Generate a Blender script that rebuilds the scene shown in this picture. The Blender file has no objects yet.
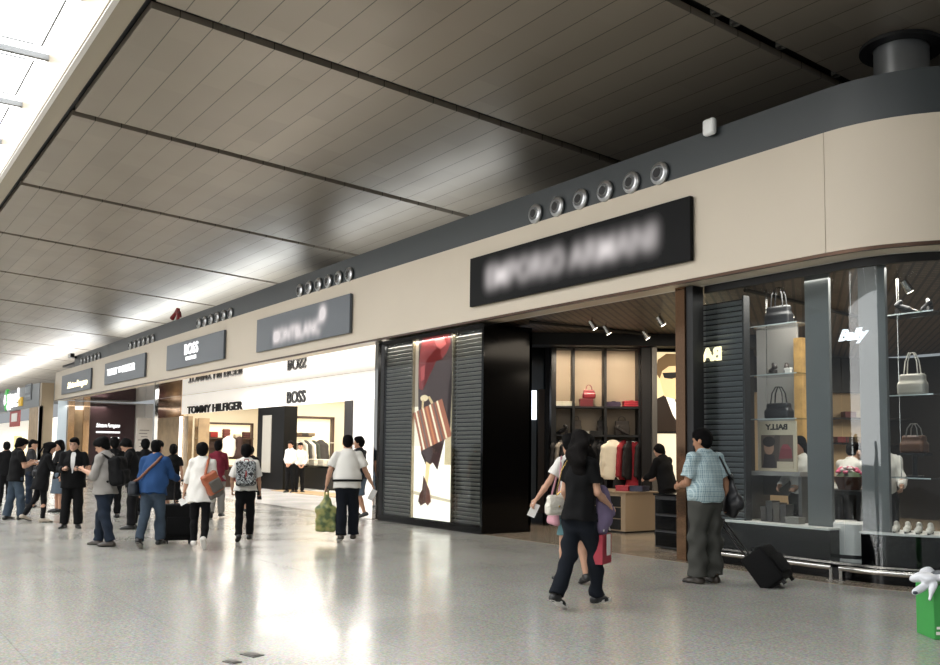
import bpy, bmesh, math, random
import numpy as np
from mathutils import Vector, Matrix, Euler
random.seed(7)
sc=bpy.context.scene
# ------------------------------------------------------------------ camera
# world: X runs along the shop fronts (towards the right), Y into the shops, Z up, metres; eye height 1.5 m
EYE=1.5; FPX,CX,CY,YAW,PIT,ROLL=914.188,474.649,379.602,.959,.077,.011
def _rot():
    f=np.array([-math.sin(YAW)*math.cos(PIT),math.cos(YAW)*math.cos(PIT),math.sin(PIT)])
    r=np.array([math.cos(YAW),math.sin(YAW),0]); u=np.cross(r,f); c,s=math.cos(ROLL),math.sin(ROLL)
    return c*r+s*u, c*u-s*r, f
CR,CU,CF=_rot()
cd=bpy.data.cameras.new('camera'); cam=bpy.data.objects.new('camera',cd); sc.collection.objects.link(cam)
cam.matrix_world=Matrix(((CR[0],CU[0],-CF[0],0),(CR[1],CU[1],-CF[1],0),(CR[2],CU[2],-CF[2],EYE),(0,0,0,1)))
cd.sensor_width=36; cd.lens=FPX/940*36; cd.shift_x=(470-CX)/940; cd.shift_y=(CY-332.5)/940; cd.clip_end=400
sc.camera=cam
# ------------------------------------------------------------------ light and exposure
W=bpy.data.worlds.new('world'); sc.world=W; W.use_nodes=True
bg=W.node_tree.nodes['Background']; bg.inputs[0].default_value=(.93,.97,1,1); bg.inputs[1].default_value=.3
vs=sc.view_settings; vs.view_transform='Standard'; vs.look='None'; vs.gamma=1; vs.exposure=.4; vs.use_curve_mapping=False
def area(name,loc,size,power,color=(1,1,1),rot=(0,0,0),spread=180):
    l=bpy.data.lights.new(name,'AREA'); l.shape='RECTANGLE'; l.size,l.size_y=size; l.energy=power; l.color=color; l.spread=math.radians(spread)
    o=bpy.data.objects.new(name,l); sc.collection.objects.link(o); o.location=loc; o.rotation_euler=rot; return o
def spot(name,loc,target,power,ang=50,color=(1,.86,.68),blend=.6,r=.04):
    l=bpy.data.lights.new(name,'SPOT'); l.energy=power; l.spot_size=math.radians(ang); l.spot_blend=blend; l.color=color; l.shadow_soft_size=r
    o=bpy.data.objects.new(name,l); sc.collection.objects.link(o); o.location=loc
    o.rotation_euler=(Vector(target)-Vector(loc)).to_track_quat('-Z','Y').to_euler(); return o
WARM=(1,.86,.68)
area('boutique_light',(-10.2,13.2,3.8),(3,3),70,WARM)
area('window_light',(-7.0,10.7,3.75),(2.2,.8),75,(1,.93,.84))
area('back_shop_light',(-8.0,18.0,3.7),(6,3),260,WARM)
area('sportswear_shop_light',(-39,15.5,3.55),(7,3.5),330,(1,.93,.82))
area('suit_shop_light',(-29.2,15.5,3.55),(6,3.5),330,(1,.93,.82))
area('forecourt_light',(-27,11.6,3.8),(15,1.8),430,(1,.97,.93))
area('daylight_windows',(-17,-24,6),(18,10),2600,(1,.985,.96),(math.pi/2,0,0))  # unseen area light added on the hall side to brighten the shop fronts
area('uplight',(-19.5,11.5,5.95),(8,.8),60,(.93,.98,1),(math.pi,0,0))
area('uplight',(-37.5,11.5,5.95),(22,.8),330,(.93,.98,1),(math.pi,0,0))
area('uplight',(-78,11.5,5.3),(50,1.2),1300,(.95,.98,1),(math.pi,0,0))  # added above the neighbouring block to brighten the far ceiling
area('far_shop_light',(-56,11,3.6),(10,2),300,(1,.96,.9))

# pixel of the 940x665 frame -> point on a plane of the place
def _ray(px,py): return ((px-CX)/FPX)*CR+((CY-py)/FPX)*CU+CF
def gp(px,py,z=0):
    d=_ray(px,py); k=(z-EYE)/d[2]; return Vector((d[0]*k,d[1]*k,z))
def yp(px,py,Y):
    d=_ray(px,py); k=Y/d[1]; return Vector((d[0]*k,Y,EYE+d[2]*k))
def xp(px,py,X):
    d=_ray(px,py); k=X/d[0]; return Vector((X,d[1]*k,EYE+d[2]*k))
def at(px,py,dep):
    d=_ray(px,py)*dep; return Vector((d[0],d[1],EYE+d[2]))
# ------------------------------------------------------------------ mesh helpers
def lin(c):
    return c/12.92 if c<=.04045 else ((c+.055)/1.055)**2.4
def col(h):
    if isinstance(h,str):
        h=h.lstrip('#'); h=h if len(h)==6 else ''.join(q*2 for q in h); return tuple(lin(int(h[i:i+2],16)/255) for i in (0,2,4))+(1,)
    return tuple(h)+(1,)
MATS={}
def mat(name,color='#808080',rough=.5,metal=0,emit=None,estr=0,bump=0,bscale=60,vary=0,vscale=8,spec=.5,coat=0,sheen=0):
    if name in MATS: return MATS[name]
    m=bpy.data.materials.new(name); m.use_nodes=True; nt=m.node_tree; b=nt.nodes['Principled BSDF']
    b.inputs['Base Color'].default_value=col(color); b.inputs['Roughness'].default_value=rough
    b.inputs['Metallic'].default_value=metal; b.inputs['Specular IOR Level'].default_value=spec
    b.inputs['Coat Weight'].default_value=coat
    if sheen: b.inputs['Sheen Weight'].default_value=sheen
    if emit: b.inputs['Emission Color'].default_value=col(emit); b.inputs['Emission Strength'].default_value=estr
    tc=None
    if bump or vary:
        tc=nt.nodes.new('ShaderNodeTexCoord')
    if bump:
        n=nt.nodes.new('ShaderNodeTexNoise'); n.inputs['Scale'].default_value=bscale; n.inputs['Detail'].default_value=3
        nt.links.new(tc.outputs['Object'],n.inputs['Vector'])
        bm_=nt.nodes.new('ShaderNodeBump'); bm_.inputs['Strength'].default_value=bump; bm_.inputs['Distance'].default_value=.02
        nt.links.new(n.outputs['Fac'],bm_.inputs['Height']); nt.links.new(bm_.outputs['Normal'],b.inputs['Normal'])
    if vary:
        n=nt.nodes.new('ShaderNodeTexNoise'); n.inputs['Scale'].default_value=vscale; n.inputs['Detail'].default_value=4
        nt.links.new(tc.outputs['Object'],n.inputs['Vector'])
        r=nt.nodes.new('ShaderNodeValToRGB'); c=col(color)
        r.color_ramp.elements[0].position=.3; r.color_ramp.elements[1].position=.7
        r.color_ramp.elements[0].color=tuple(x*(1-vary) for x in c[:3])+(1,)
        r.color_ramp.elements[1].color=tuple(min(1,x*(1+vary)) for x in c[:3])+(1,)
        nt.links.new(n.outputs['Fac'],r.inputs['Fac']); nt.links.new(r.outputs['Color'],b.inputs['Base Color'])
    MATS[name]=m; return m

def link(o,parent=None):
    bpy.context.scene.collection.objects.link(o)
    if parent is not None: o.parent=parent
    return o
def tag(o,label=None,cat=None,group=None,kind=None):
    if label: o['label']=label
    if cat: o['category']=cat
    if group: o['group']=group
    if kind: o['kind']=kind
    return o
def thing(name,label,cat,loc=(0,0,0),rz=0,group=None):
    o=link(bpy.data.objects.new(name,None)); o.location=loc; o.rotation_euler=(0,0,rz); o.empty_display_size=.1
    return tag(o,label,cat,group)

class MB:
    """collects shapes, builds ONE mesh object"""
    def __init__(s): s.bm=bmesh.new()
    def _x(s,vs,M):
        for v in vs: v.co=M@v.co
    def box(s,c,size,rot=None,bev=0,seg=2):
        r=bmesh.ops.create_cube(s.bm,size=1); vs=r['verts']
        for v in vs: v.co=Vector((v.co.x*size[0],v.co.y*size[1],v.co.z*size[2]))
        if bev:
            es=list({e for v in vs for e in v.link_edges})
            q=bmesh.ops.bevel(s.bm,geom=es,offset=bev,segments=seg,affect='EDGES',profile=.5)
            vs=list({v for f in q['faces'] for v in f.verts}|{v for v in vs if v.is_valid})
        M=Matrix.Translation(c)
        if rot is not None: M=M@(rot.to_4x4() if isinstance(rot,Matrix) else Euler(rot).to_matrix().to_4x4())
        s._x(vs,M); return s
    def cone(s,a,b,r1,r2=None,n=20,cap=True):
        a=Vector(a);b=Vector(b);r2=r1 if r2 is None else r2
        d=b-a; r=bmesh.ops.create_cone(s.bm,cap_ends=cap,segments=n,radius1=max(r1,1e-5),radius2=max(r2,1e-5),depth=d.length)
        q=Vector((0,0,1)).rotation_difference(d.normalized()).to_matrix().to_4x4()
        s._x(r['verts'],Matrix.Translation((a+b)/2)@q); return s
    def ball(s,c,r,n=16,rot=None):
        q=bmesh.ops.create_uvsphere(s.bm,u_segments=n,v_segments=max(6,n//2),radius=1)
        rr=(r,r,r) if not hasattr(r,'__len__') else r
        M=Matrix.Translation(c)
        if rot is not None: M=M@Euler(rot).to_matrix().to_4x4()
        s._x(q['verts'],M@Matrix.Diagonal((rr[0],rr[1],rr[2],1))); return s
    def tube(s,pts,r,n=8,closed=False):
        pts=[Vector(p) for p in pts]; N=len(pts); rings=[]
        up=None
        for i,p in enumerate(pts):
            if closed: t=pts[(i+1)%N]-pts[i-1]
            else: t=pts[min(i+1,N-1)]-pts[max(i-1,0)]
            t.normalize()
            if up is None:
                up=Vector((0,0,1)) if abs(t.z)<.9 else Vector((1,0,0))
            u=up-t*up.dot(t)
            if u.length<1e-4: u=t.orthogonal()
            u.normalize(); up=u; w=t.cross(u)
            rr=r[i] if hasattr(r,'__len__') else r
            rings.append([s.bm.verts.new(p+u*math.cos(2*math.pi*k/n)*rr+w*math.sin(2*math.pi*k/n)*rr) for k in range(n)])
        for i in range(N if closed else N-1):
            A,B=rings[i],rings[(i+1)%N]
            for k in range(n): s.bm.faces.new((A[k],A[(k+1)%n],B[(k+1)%n],B[k]))
        if not closed:
            s.bm.faces.new(rings[0][::-1]); s.bm.faces.new(rings[-1])
        return s
    def lathe(s,prof,c=(0,0,0),n=32,M=None):
        c=Vector(c); rings=[]
        for r,z in prof:
            ring=[]
            for k in range(n):
                a=2*math.pi*k/n; v=Vector((r*math.cos(a),r*math.sin(a),z))
                if M is not None: v=M@v
                ring.append(s.bm.verts.new(c+v))
            rings.append(ring)
        for A,B in zip(rings,rings[1:]):
            for k in range(n): s.bm.faces.new((A[k],A[(k+1)%n],B[(k+1)%n],B[k]))
        return s
    def prism(s,poly,o,u,v,depth):
        """poly (a,b) -> o+a*u+b*v , extruded along u x v by depth"""
        o=Vector(o);u=Vector(u);v=Vector(v);n=u.cross(v).normalized()*depth
        A=[s.bm.verts.new(o+u*a+v*b) for a,b in poly]; B=[s.bm.verts.new(w.co+n) for w in A]
        s.bm.faces.new(A[::-1]); s.bm.faces.new(B); L=len(A)
        for i in range(L): s.bm.faces.new((A[i],A[(i+1)%L],B[(i+1)%L],B[i]))
        return s
    def sweep(s,path,z0,z1,thick):
        """wall along an XY path, thickness to the left of the path"""
        P=[Vector((x,y,0)) for x,y in path]; N=len(P); off=[]
        for i in range(N):
            t=(P[min(i+1,N-1)]-P[max(i-1,0)]).normalized(); n=Vector((-t.y,t.x,0)); off.append(P[i]+n*thick)
        V=[[s.bm.verts.new(Vector((q.x,q.y,z))) for q,z in ((P[i],z0),(P[i],z1),(off[i],z1),(off[i],z0))] for i in range(N)]
        for i in range(N-1):
            for k in range(4): s.bm.faces.new((V[i][k],V[i][(k+1)%4],V[i+1][(k+1)%4],V[i+1][k]))
        s.bm.faces.new(V[0]); s.bm.faces.new(V[-1][::-1]); return s
    def text(s,txt,o,u,v,size,depth=.01,align='LEFT',shear=0,bold=0,spacing=1,stretch=1):
        """raised lettering: baseline origin o, reading along u, up along v"""
        cu=bpy.data.curves.new('t','FONT'); cu.body=txt; cu.size=size; cu.align_x=align; cu.shear=shear
        cu.offset=bold; cu.space_character=spacing; cu.extrude=depth/2; cu.resolution_u=3
        ob=link(bpy.data.objects.new('t',cu)); dg=bpy.context.evaluated_depsgraph_get()
        me=bpy.data.meshes.new_from_object(ob.evaluated_get(dg)); n0=len(s.bm.verts)
        s.bm.from_mesh(me); s.bm.verts.ensure_lookup_table()
        u=Vector(u);v=Vector(v);n=u.cross(v)
        for w in s.bm.verts[n0:]: w.co=Vector(o)+u*w.co.x*stretch+v*w.co.y+n*w.co.z
        bpy.data.objects.remove(ob); bpy.data.curves.remove(cu); bpy.data.meshes.remove(me); return s
    def build(s,name,m,parent=None,smooth=False,loc=None):
        bmesh.ops.recalc_face_normals(s.bm,faces=s.bm.faces)
        me=bpy.data.meshes.new(name); s.bm.to_mesh(me); s.bm.free()
        for x in (m if isinstance(m,(list,tuple)) else [m]): me.materials.append(x)
        if smooth:
            me.polygons.foreach_set('use_smooth',[True]*len(me.polygons)); me.set_sharp_from_angle(angle=math.radians(38))
        o=link(bpy.data.objects.new(name,me),parent)
        if loc is not None: o.location=loc
        return o
def struct(o): o['kind']='structure'; return o
def copy_tree(o,parent=None):
    c=o.copy(); link(c,parent)
    for ch in list(o.children): copy_tree(ch,c)
    return c

# ------------------------------------------------------------------ signed-distance bodies -> surface nets
class Sdf:
    def __init__(s): s.p=[]; s.subs=[]
    def cap(s,a,b,ra,rb=None,flat=None,k=.02,cut=None):
        s.p.append(('c',np.array(a,float),np.array(b,float),ra,ra if rb is None else rb,flat,k,cut)); return s
    def ell(s,c,r,R=None,k=.02,cut=None):
        s.p.append(('e',np.array(c,float),np.array(r,float),None,None,R,k,cut)); return s
    def rbox(s,c,h,rad,R=None,k=.01,cut=None):
        s.p.append(('b',np.array(c,float),np.array(h,float),rad,None,R,k,cut)); return s
    def _bb(s,q):
        if q[0]=='c': r=max(q[3],q[4]); return np.minimum(q[1],q[2])-r,np.maximum(q[1],q[2])+r
        r=np.linalg.norm(q[2]) if q[5] is not None else q[2]
        return q[1]-r,q[1]+r
    def _d(s,q,P):
        if q[0]=='c':
            _,a,b,ra,rb,flat,k,cut=q; ba=b-a; X=P-a
            if flat is not None:
                n=np.array(flat[0],float); n/=np.linalg.norm(n)
                pn=X@n; ban=ba@n
                X=X+np.multiply.outer(pn*(1/flat[1]-1),n); ba=ba+n*ban*(1/flat[1]-1)
            L=ba@ba+1e-12; t=np.clip((X@ba)/L,0,1)
            d=np.linalg.norm(X-t[...,None]*ba,axis=-1)-(ra+(rb-ra)*t)
            if flat is not None: d*=.5+.5*flat[1]
        elif q[0]=='e':
            _,c,r,_,_,R,k,cut=q; X=P-c
            if R is not None: X=X@R
            k0=np.linalg.norm(X/r,axis=-1); k1=np.linalg.norm(X/(r*r),axis=-1)+1e-9; d=k0*(k0-1)/k1
        else:
            _,c,h,rad,_,R,k,cut=q; X=P-c
            if R is not None: X=X@R
            g=np.abs(X)-(h-rad); d=np.linalg.norm(np.maximum(g,0),axis=-1)+np.minimum(g.max(-1),0)-rad
        if cut is not None:
            for p0,n in (cut if isinstance(cut,list) else [cut]):
                n=np.array(n,float); n/=np.linalg.norm(n); d=np.maximum(d,(P-np.array(p0,float))@n)
        return d
    def mesh(s,vox,wr=0,seed=0,scale=1):
        bb=[s._bb(q) for q in s.p]; lo=np.min([b[0] for b in bb],0)-3*vox; hi=np.max([b[1] for b in bb],0)+3*vox
        n=np.ceil((hi-lo)/vox).astype(int)+1
        D=np.full(n,.2,np.float32); ax=[lo[i]+vox*np.arange(n[i]) for i in range(3)]
        for q,(b0,b1) in zip(s.p,bb):
            m=.045+q[6]
            i0=np.clip(((b0-m-lo)/vox).astype(int),0,n-1); i1=np.clip(((b1+m-lo)/vox).astype(int)+2,1,n)
            sl=tuple(slice(i0[i],i1[i]) for i in range(3))
            P=np.stack(np.meshgrid(*[ax[i][sl[i]] for i in range(3)],indexing='ij'),-1)
            d=s._d(q,P).astype(np.float32); e=D[sl]; k=q[6]
            h=np.maximum(k-np.abs(e-d),0)/k if k>0 else 0
            D[sl]=np.minimum(e,d)-h*h*k*.25
        for q in s.subs:
            P=np.stack(np.meshgrid(*ax,indexing='ij'),-1); D=np.maximum(D,-s._d(q,P).astype(np.float32))
        if wr:
            X,Y,Z=np.meshgrid(*ax,indexing='ij',sparse=True); r=np.random.RandomState(seed)
            for i in range(5):
                f=r.uniform(18,46); v=r.normal(size=3); v[2]*=1.3; v/=np.linalg.norm(v)
                D+=(wr*.45)*np.sin(f*(v[0]*X+v[1]*Y+v[2]*Z)+2.2*np.sin(7*(v[1]*X-v[2]*Y+v[0]*Z)+i)).astype(np.float32)
        return nets(D,lo,vox,scale)
def nets(D,lo,vox,scale=1):
    S=D<0; nx,ny,nz=D.shape
    c=np.zeros((nx-1,ny-1,nz-1),np.int8)
    offs=[(i,j,k) for i in (0,1) for j in (0,1) for k in (0,1)]
    for i,j,k in offs: c+=S[i:nx-1+i,j:ny-1+j,k:nz-1+k]
    act=(c>0)&(c<8); I=np.argwhere(act); idx=np.full(c.shape,-1,np.int64); idx[act]=np.arange(len(I))
    val={o:D[I[:,0]+o[0],I[:,1]+o[1],I[:,2]+o[2]] for o in offs}
    acc=np.zeros((len(I),3)); cnt=np.zeros(len(I))
    for a in offs:
        for axn in range(3):
            if a[axn]==0:
                b=list(a); b[axn]=1; b=tuple(b); va,vb=val[a],val[b]; x=(va<0)!=(vb<0)
                t=np.where(x,va/np.where(x,va-vb,1),0)
                p=np.tile(np.array(a,float),(len(I),1)); p[:,axn]=t
                acc[x]+=p[x]; cnt[x]+=1
    V=(lo+vox*(I+acc/cnt[:,None]))*scale
    F=[]
    for axn in range(3):
        sl0=[slice(None)]*3; sl1=[slice(None)]*3; sl0[axn]=slice(0,-1); sl1[axn]=slice(1,None)
        ch=S[tuple(sl0)]!=S[tuple(sl1)]; E=np.argwhere(ch); st=S[tuple(sl0)][ch]
        u,w=(axn+1)%3,(axn+2)%3
        ok=(E[:,u]>0)&(E[:,w]>0); E=E[ok]; st=st[ok]
        def g(du,dw):
            q=E.copy(); q[:,u]-=du; q[:,w]-=dw
            q=np.minimum(q,np.array(c.shape)-1); return idx[q[:,0],q[:,1],q[:,2]]
        Q=np.stack([g(1,1),g(0,1),g(0,0),g(1,0)],1); Q[~st]=Q[~st][:,::-1]; F.append(Q)
    F=np.concatenate(F); F=F[(F>=0).all(1)]
    return V,F
def npmesh(name,V,F,m,parent=None):
    me=bpy.data.meshes.new(name); me.vertices.add(len(V)); me.vertices.foreach_set('co',V.astype(np.float32).ravel())
    me.loops.add(F.size); me.loops.foreach_set('vertex_index',F.astype(np.int32).ravel())
    me.polygons.add(len(F)); me.polygons.foreach_set('loop_start',np.arange(0,F.size,4,dtype=np.int32))
    try: me.polygons.foreach_set('loop_total',np.full(len(F),4,np.int32))
    except Exception: pass
    me.polygons.foreach_set('use_smooth',np.ones(len(F),bool))
    me.update(calc_edges=True); me.validate()
    me.materials.append(m); return link(bpy.data.objects.new(name,me),parent)
def sdfobj(name,S,vox,m,parent=None,wr=0,seed=0,scale=1):
    V,F=S.mesh(vox,wr,seed,scale); return npmesh(name,V,F,m,parent)

# ------------------------------------------------------------------ people
def nv(v): v=np.array(v,float); return v/np.linalg.norm(v)
HANG=dict(u=(.16,-.02,-1),f=(.1,.14,-1),th=(0,1,0),curl=.45)
def person(label,loc,head,h=1.7,female=False,legs=None,arms=None,lean=3,hyaw=0,hpit=0,fat=1.0,
           top=None,bottom=None,shoes=None,hair=None,skin='#b98f76',face=False,vox=.011,extra=None,group=None,cat='person'):
    """legs: two dicts t(high) s(hin) vectors, lift(heel pitch deg). arms: two dicts u,f vectors (x outward), th thumb hint, curl.
       index 0 = right (+x), 1 = left (-x).  forward = local +Y"""
    root=thing('person',label,cat,loc,head,group)
    k=h/1.75; rx=1; sw=(.155 if female else .176)*(.5+.5*fat); hw=.088
    l=math.radians(lean); ut=np.array([0,math.sin(l),math.cos(l)]); ft=np.array([0,math.cos(l),-math.sin(l)]); X=np.array([1.,0,0])
    legs=legs or [dict(),dict()]; arms=arms or [HANG,HANG]
    pel=np.zeros(3); J={}
    lows=[]
    for i,sd in ((0,1),(1,-1)):
        L=legs[i]; hip=np.array([sd*hw,0,-.03]); t=nv(L.get('t',(.02,0,-1))); s_=nv(L.get('s',(0,0,-1)))
        t=t*np.array([sd,1,1]); s_=s_*np.array([sd,1,1])
        kn=hip+t*.43; an=kn+s_*.415; lift=math.radians(L.get('lift',0)); out=math.radians(L.get('out',8))*sd
        fw=np.array([math.sin(out)*math.cos(lift),math.cos(out)*math.cos(lift),-math.sin(lift)]); fu=np.cross(np.cross(fw,(0,0,1)),fw); fu=nv(fu)
        J[i]=(hip,kn,an,fw,fu)
        lows+= [(an-fu*.085-fw*.06)[2],(an-fu*.085+fw*.19)[2]]
    z0=-min(lows)
    pel=pel+np.array([0,0,z0])
    for i in (0,1): J[i]=tuple(a+np.array([0,0,z0]) for a in J[i][:3])+J[i][3:]
    T=lambda a,y=0,x=0: pel+ut*a+ft*y+X*x
    chest=T(.33); nb=T(.53,-.01)
    # head frame
    hp=math.radians(hpit)+l*.4; hy=math.radians(hyaw)
    hf=np.array([math.sin(hy)*math.cos(hp)*-1,math.cos(hy)*math.cos(hp),-math.sin(hp)]); hf=nv(hf)
    hx=nv(np.cross(hf,(0,0,1))); hu=np.cross(hx,hf); HR=np.stack([hx,hf,hu],1)
    hc=nb+ut*.06+hu*.085+hf*.018
    HS=1.09; hd=lambda x,y,z: hc+(hx*x+hf*y+hu*z)*HS
    B=Sdf(); sk=mat('skin'+skin,skin,.55,bump=.05,bscale=90,spec=.35)
    # torso
    wr_=.92 if female else 1; sk_=.016 if top else 0
    tors=[(-.0,.15*(1.02 if female else .95)-(.01 if bottom else 0),.66),(.10,.135*wr_*fat,.74),(.32,.155*wr_*(.5+.5*fat),.70),(.45,.13,.62)]
    for (a,r1,f1),(b,r2,f2) in zip(tors,tors[1:]): B.cap(T(a),T(b),r1-sk_,r2-sk_,flat=(ft,f1),k=.03)
    B.cap(T(.47,-.01,-sw+.035),T(.47,-.01,sw-.035),.05-sk_*.7,k=.04)
    B.cap(T(.45,-.01),nb+ut*.0,.085-sk_,.06-sk_*.3,k=.04)
    B.cap(nb-ut*.03,hd(0,-.015,-.04),.056,.052,k=.03)
    # head
    B.ell(hd(0,-.004,.012),(.084,.105,.118),HR,k=.02); B.ell(hd(0,.028,-.058),(.060,.069,.069),HR,k=.03)
    B.cap(hd(0,.088,.012),hd(0,.106,-.026),.008,.0125,k=.012); B.ell(hd(0,.082,-.062),(.024,.012,.009),HR,k=.01)
    B.cap(hd(-.035,.082,.03),hd(.035,.082,.03),.010,k=.015); B.ell(hd(0,.08,-.102),(.024,.02,.016),HR,k=.02)
    for sd in (1,-1): B.ell(hd(sd*.079,-.008,-.012),(.011,.024,.033),HR,k=.008)
    # legs
    lg=.93 if female else 1
    for i in (0,1):
        hip,kn,an,fw,fu=J[i]
        B.cap(hip,kn,.088*lg-(.012 if bottom else 0),.058*lg,k=.04); mid=kn*.65+an*.35; B.cap(kn,mid,.056*lg,.056*lg,k=.02); B.cap(mid,an,.055*lg,.036,k=.02)
        B.cap(an-fu*.045-fw*.02,an-fu*.06+fw*.14,.028,.02,flat=(fu,.8),k=.02)
    # arms
    hands=[]; arm=[]
    rs=.88 if female else 1
    for i,sd in ((0,1),(1,-1)):
        A=arms[i]; m=np.array([sd,1,1]); u=nv(np.array(A['u'])*m); f=nv(np.array(A['f'])*m); hf_=nv(np.array(A.get('h',A['f']))*m)
        sh=T(.465,-.01,sd*sw); el=sh+u*.285; wrp=el+f*.245; arm.append((sh,el,wrp,f,sd))
        B.cap(sh,el,.052*rs,.04*rs,k=.03); B.cap(el,el+f*.09,.041*rs,.042*rs,k=.02); B.cap(el+f*.09,wrp,.042*rs,.027*rs,k=.02)
        th=np.array(A.get('th',(0,1,0)),float)*m; th=nv(th-hf_*(hf_@th)); pn=np.cross(hf_,th)
        inw=np.array(A.get('palm',(-sd*1.0*sd,0,0)),float)*m if 'palm' in A else np.array([-sd,0,.0])
        if 'palm' not in A and abs(pn@inw)<.2: inw=np.array([0,0,-1.])
        if pn@inw<0: pn=-pn
        c=A.get('curl',.4); pal=wrp+hf_*.085
        B.cap(wrp,pal,.026*rs,.037*rs,flat=(pn,.42),k=.012)
        for j,(o,ln,w) in enumerate(((.029,.070,.0088),(.0098,.078,.009),(-.0098,.073,.0088),(-.028,.057,.008))):
            b0=wrp+hf_*(.088-.004*abs(o)/.03)+th*o; a1=c*.8+.05*j; d1=hf_*math.cos(a1)+pn*math.sin(a1); b1=b0+d1*ln*.5
            a2=a1+c*1.3; d2=hf_*math.cos(a2)+pn*math.sin(a2); b2=b1+d2*ln*.5
            B.cap(b0,b1,w,w*.95,k=.004); B.cap(b1,b2,w*.95,w*.8,k=.004)
        t0=wrp+hf_*.028+th*.026; t1=t0+nv(hf_*.75+th*.62+pn*.25)*.04; t2=t1+nv(hf_*.95+th*.1+pn*.45*(1+c))*.034
        B.cap(t0,t1,.013,.0105,k=.012); B.cap(t1,t2,.0105,.0085,k=.004)
        hands.append((wrp+hf_*.09+pn*.022,hf_,pn,th))
    body=sdfobj('body',B,vox,sk,root,scale=k)
    # ---- top
    def torso_cloth(S,off,hem,boxy,kk=.03,low=1.0):
        st=[(hem,(.165+off)*low,.80),(.08,(.135+off)*fat*(1+(.13 if top.get('tuck') else .26)*boxy)*wr_,.82),(.32,(.158+off*.9)*(.5+.5*fat)*wr_,.72),(.44,.135+off*.8,.64)]
        ch=[(T(hem+.0),-ut)]
        for (a,r1,f1),(b,r2,f2) in zip(st,st[1:]): S.cap(T(a),T(b),r1,r2,flat=(ft,f1),k=kk,cut=ch)
        S.cap(T(.462,-.01,-sw+.045),T(.462,-.01,sw-.045),.05+off*.5,k=.04)
        S.cap(T(.45,-.012),nb-ut*.005,.09+off*.4,.066+off*.2,k=.04,cut=[(nb+ut*.012+ft*.0,ut*.9+ft*.35)])
    if top:
        S=Sdf(); off=top.get('off',.014); tuck=top.get('tuck'); torso_cloth(S,off,top.get('hem',.0 if tuck else -.13),top.get('boxy',.6),low=top.get('flare',.84 if tuck else 1.14*(.5+.5*fat)))
        sl=top.get('sleeve',.6)  # fraction of upper arm, >1 reaches along forearm
        for sh,el,wrp,f,sd in arm:
            ro=top.get('slw',off)
            if sl<=1:
                e=sh+(el-sh)*sl; S.cap(sh,e,.051*rs+ro*.7,.046*rs+ro*1.35,k=.025,cut=[(e,el-sh)])
            else:
                e=el+(wrp-el)*(sl-1); S.cap(sh,el,.051*rs+ro*.7,.043*rs+ro,k=.025); S.cap(el,e,.043*rs+ro,.036*rs+ro*.8,k=.02,cut=[(e,wrp-el)])
        if top.get('vneck'):
            w=top['vneck']
            S.subs.append(('c',T(.52,.16),T(w[1],.16),w[0],.004,(ft,1.6),0,None))
        if top.get('open'):
            S.subs.append(('b',T(.05,.2),np.array([top['open'],.15,.6]),.0,None,None,0,None))
        o=sdfobj(top.get('name','shirt'),S,vox,top['mat'],root,wr=top.get('wr',.006),seed=int(h*1000)%97,scale=k)
        if top.get('label'): o['label']=top['label']
        if top.get('collar'):
            c=MB(); pts=[]
            for q in range(13):
                a=math.radians(-150+300*q/12)+math.pi; pts.append((nb+ut*(.012)+X*math.sin(a)*.072+ft*(-math.cos(a)*-.066+.0))*k)
            c.tube([tuple(p) for p in pts],.017*k,8); c.build('collar',top['mat'],root,True)
        if top.get('under'):   # shirt worn under an open jacket
            S=Sdf(); torso_cloth(S,.008,-.08,.4); sdfobj('undershirt',S,vox,top['under'],root,wr=.003,scale=k)
    # ---- bottom
    if bottom:
        S=Sdf(); off=bottom.get('off',.016); ty=bottom.get('type','trousers'); to=bottom.get('top',.12 if (top or {}).get('tuck') else -.05)
        if ty=='skirt':
            ln=bottom.get('len',.5); w=bottom.get('flare',.24)
            S.cap(pel+ut*.1,pel-np.array([0,0,.05]),.145,.175,flat=(ft,.74),k=.03); S.cap(pel-np.array([0,0,.05]),pel-np.array([0,0,ln]),.175,w,flat=((0,1,0),.8),k=.03,cut=[(pel-np.array([0,0,ln]),(0,0,-1))])
        else:
            S.cap(T(to-.01),pel-np.array([0,0,.06]),.142*(.4+.6*fat)*wr_+off*.5,.166+off*.5,flat=(ft,.68),k=.03,cut=[(T(to),ut)])
            for i in (0,1):
                hip,kn,an,fw,fu=J[i]; en=bottom.get('to',1.0)
                S.cap(hip-np.array([0,0,.04]),kn,.090*lg+off,.060*lg+off*1.2,k=.05)
                if en<0: pass
                elif ty=='shorts':
                    e=kn+(an-kn)*.06; S.p.pop(); S.cap(hip,e,.093*lg+off,.075*lg+off*1.6,k=.05,cut=[(e,e-hip)])
                else:
                    e=kn+(an-kn)*en; S.cap(kn,e,.060*lg+off*1.2,bottom.get('hemr',.05)+off,k=.025,cut=[(e,an-kn)])
        o=sdfobj(bottom.get('name','trousers' if ty=='trousers' else ty),S,vox,bottom['mat'],root,wr=bottom.get('wr',.006),seed=int(h*777)%91,scale=k)
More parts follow.
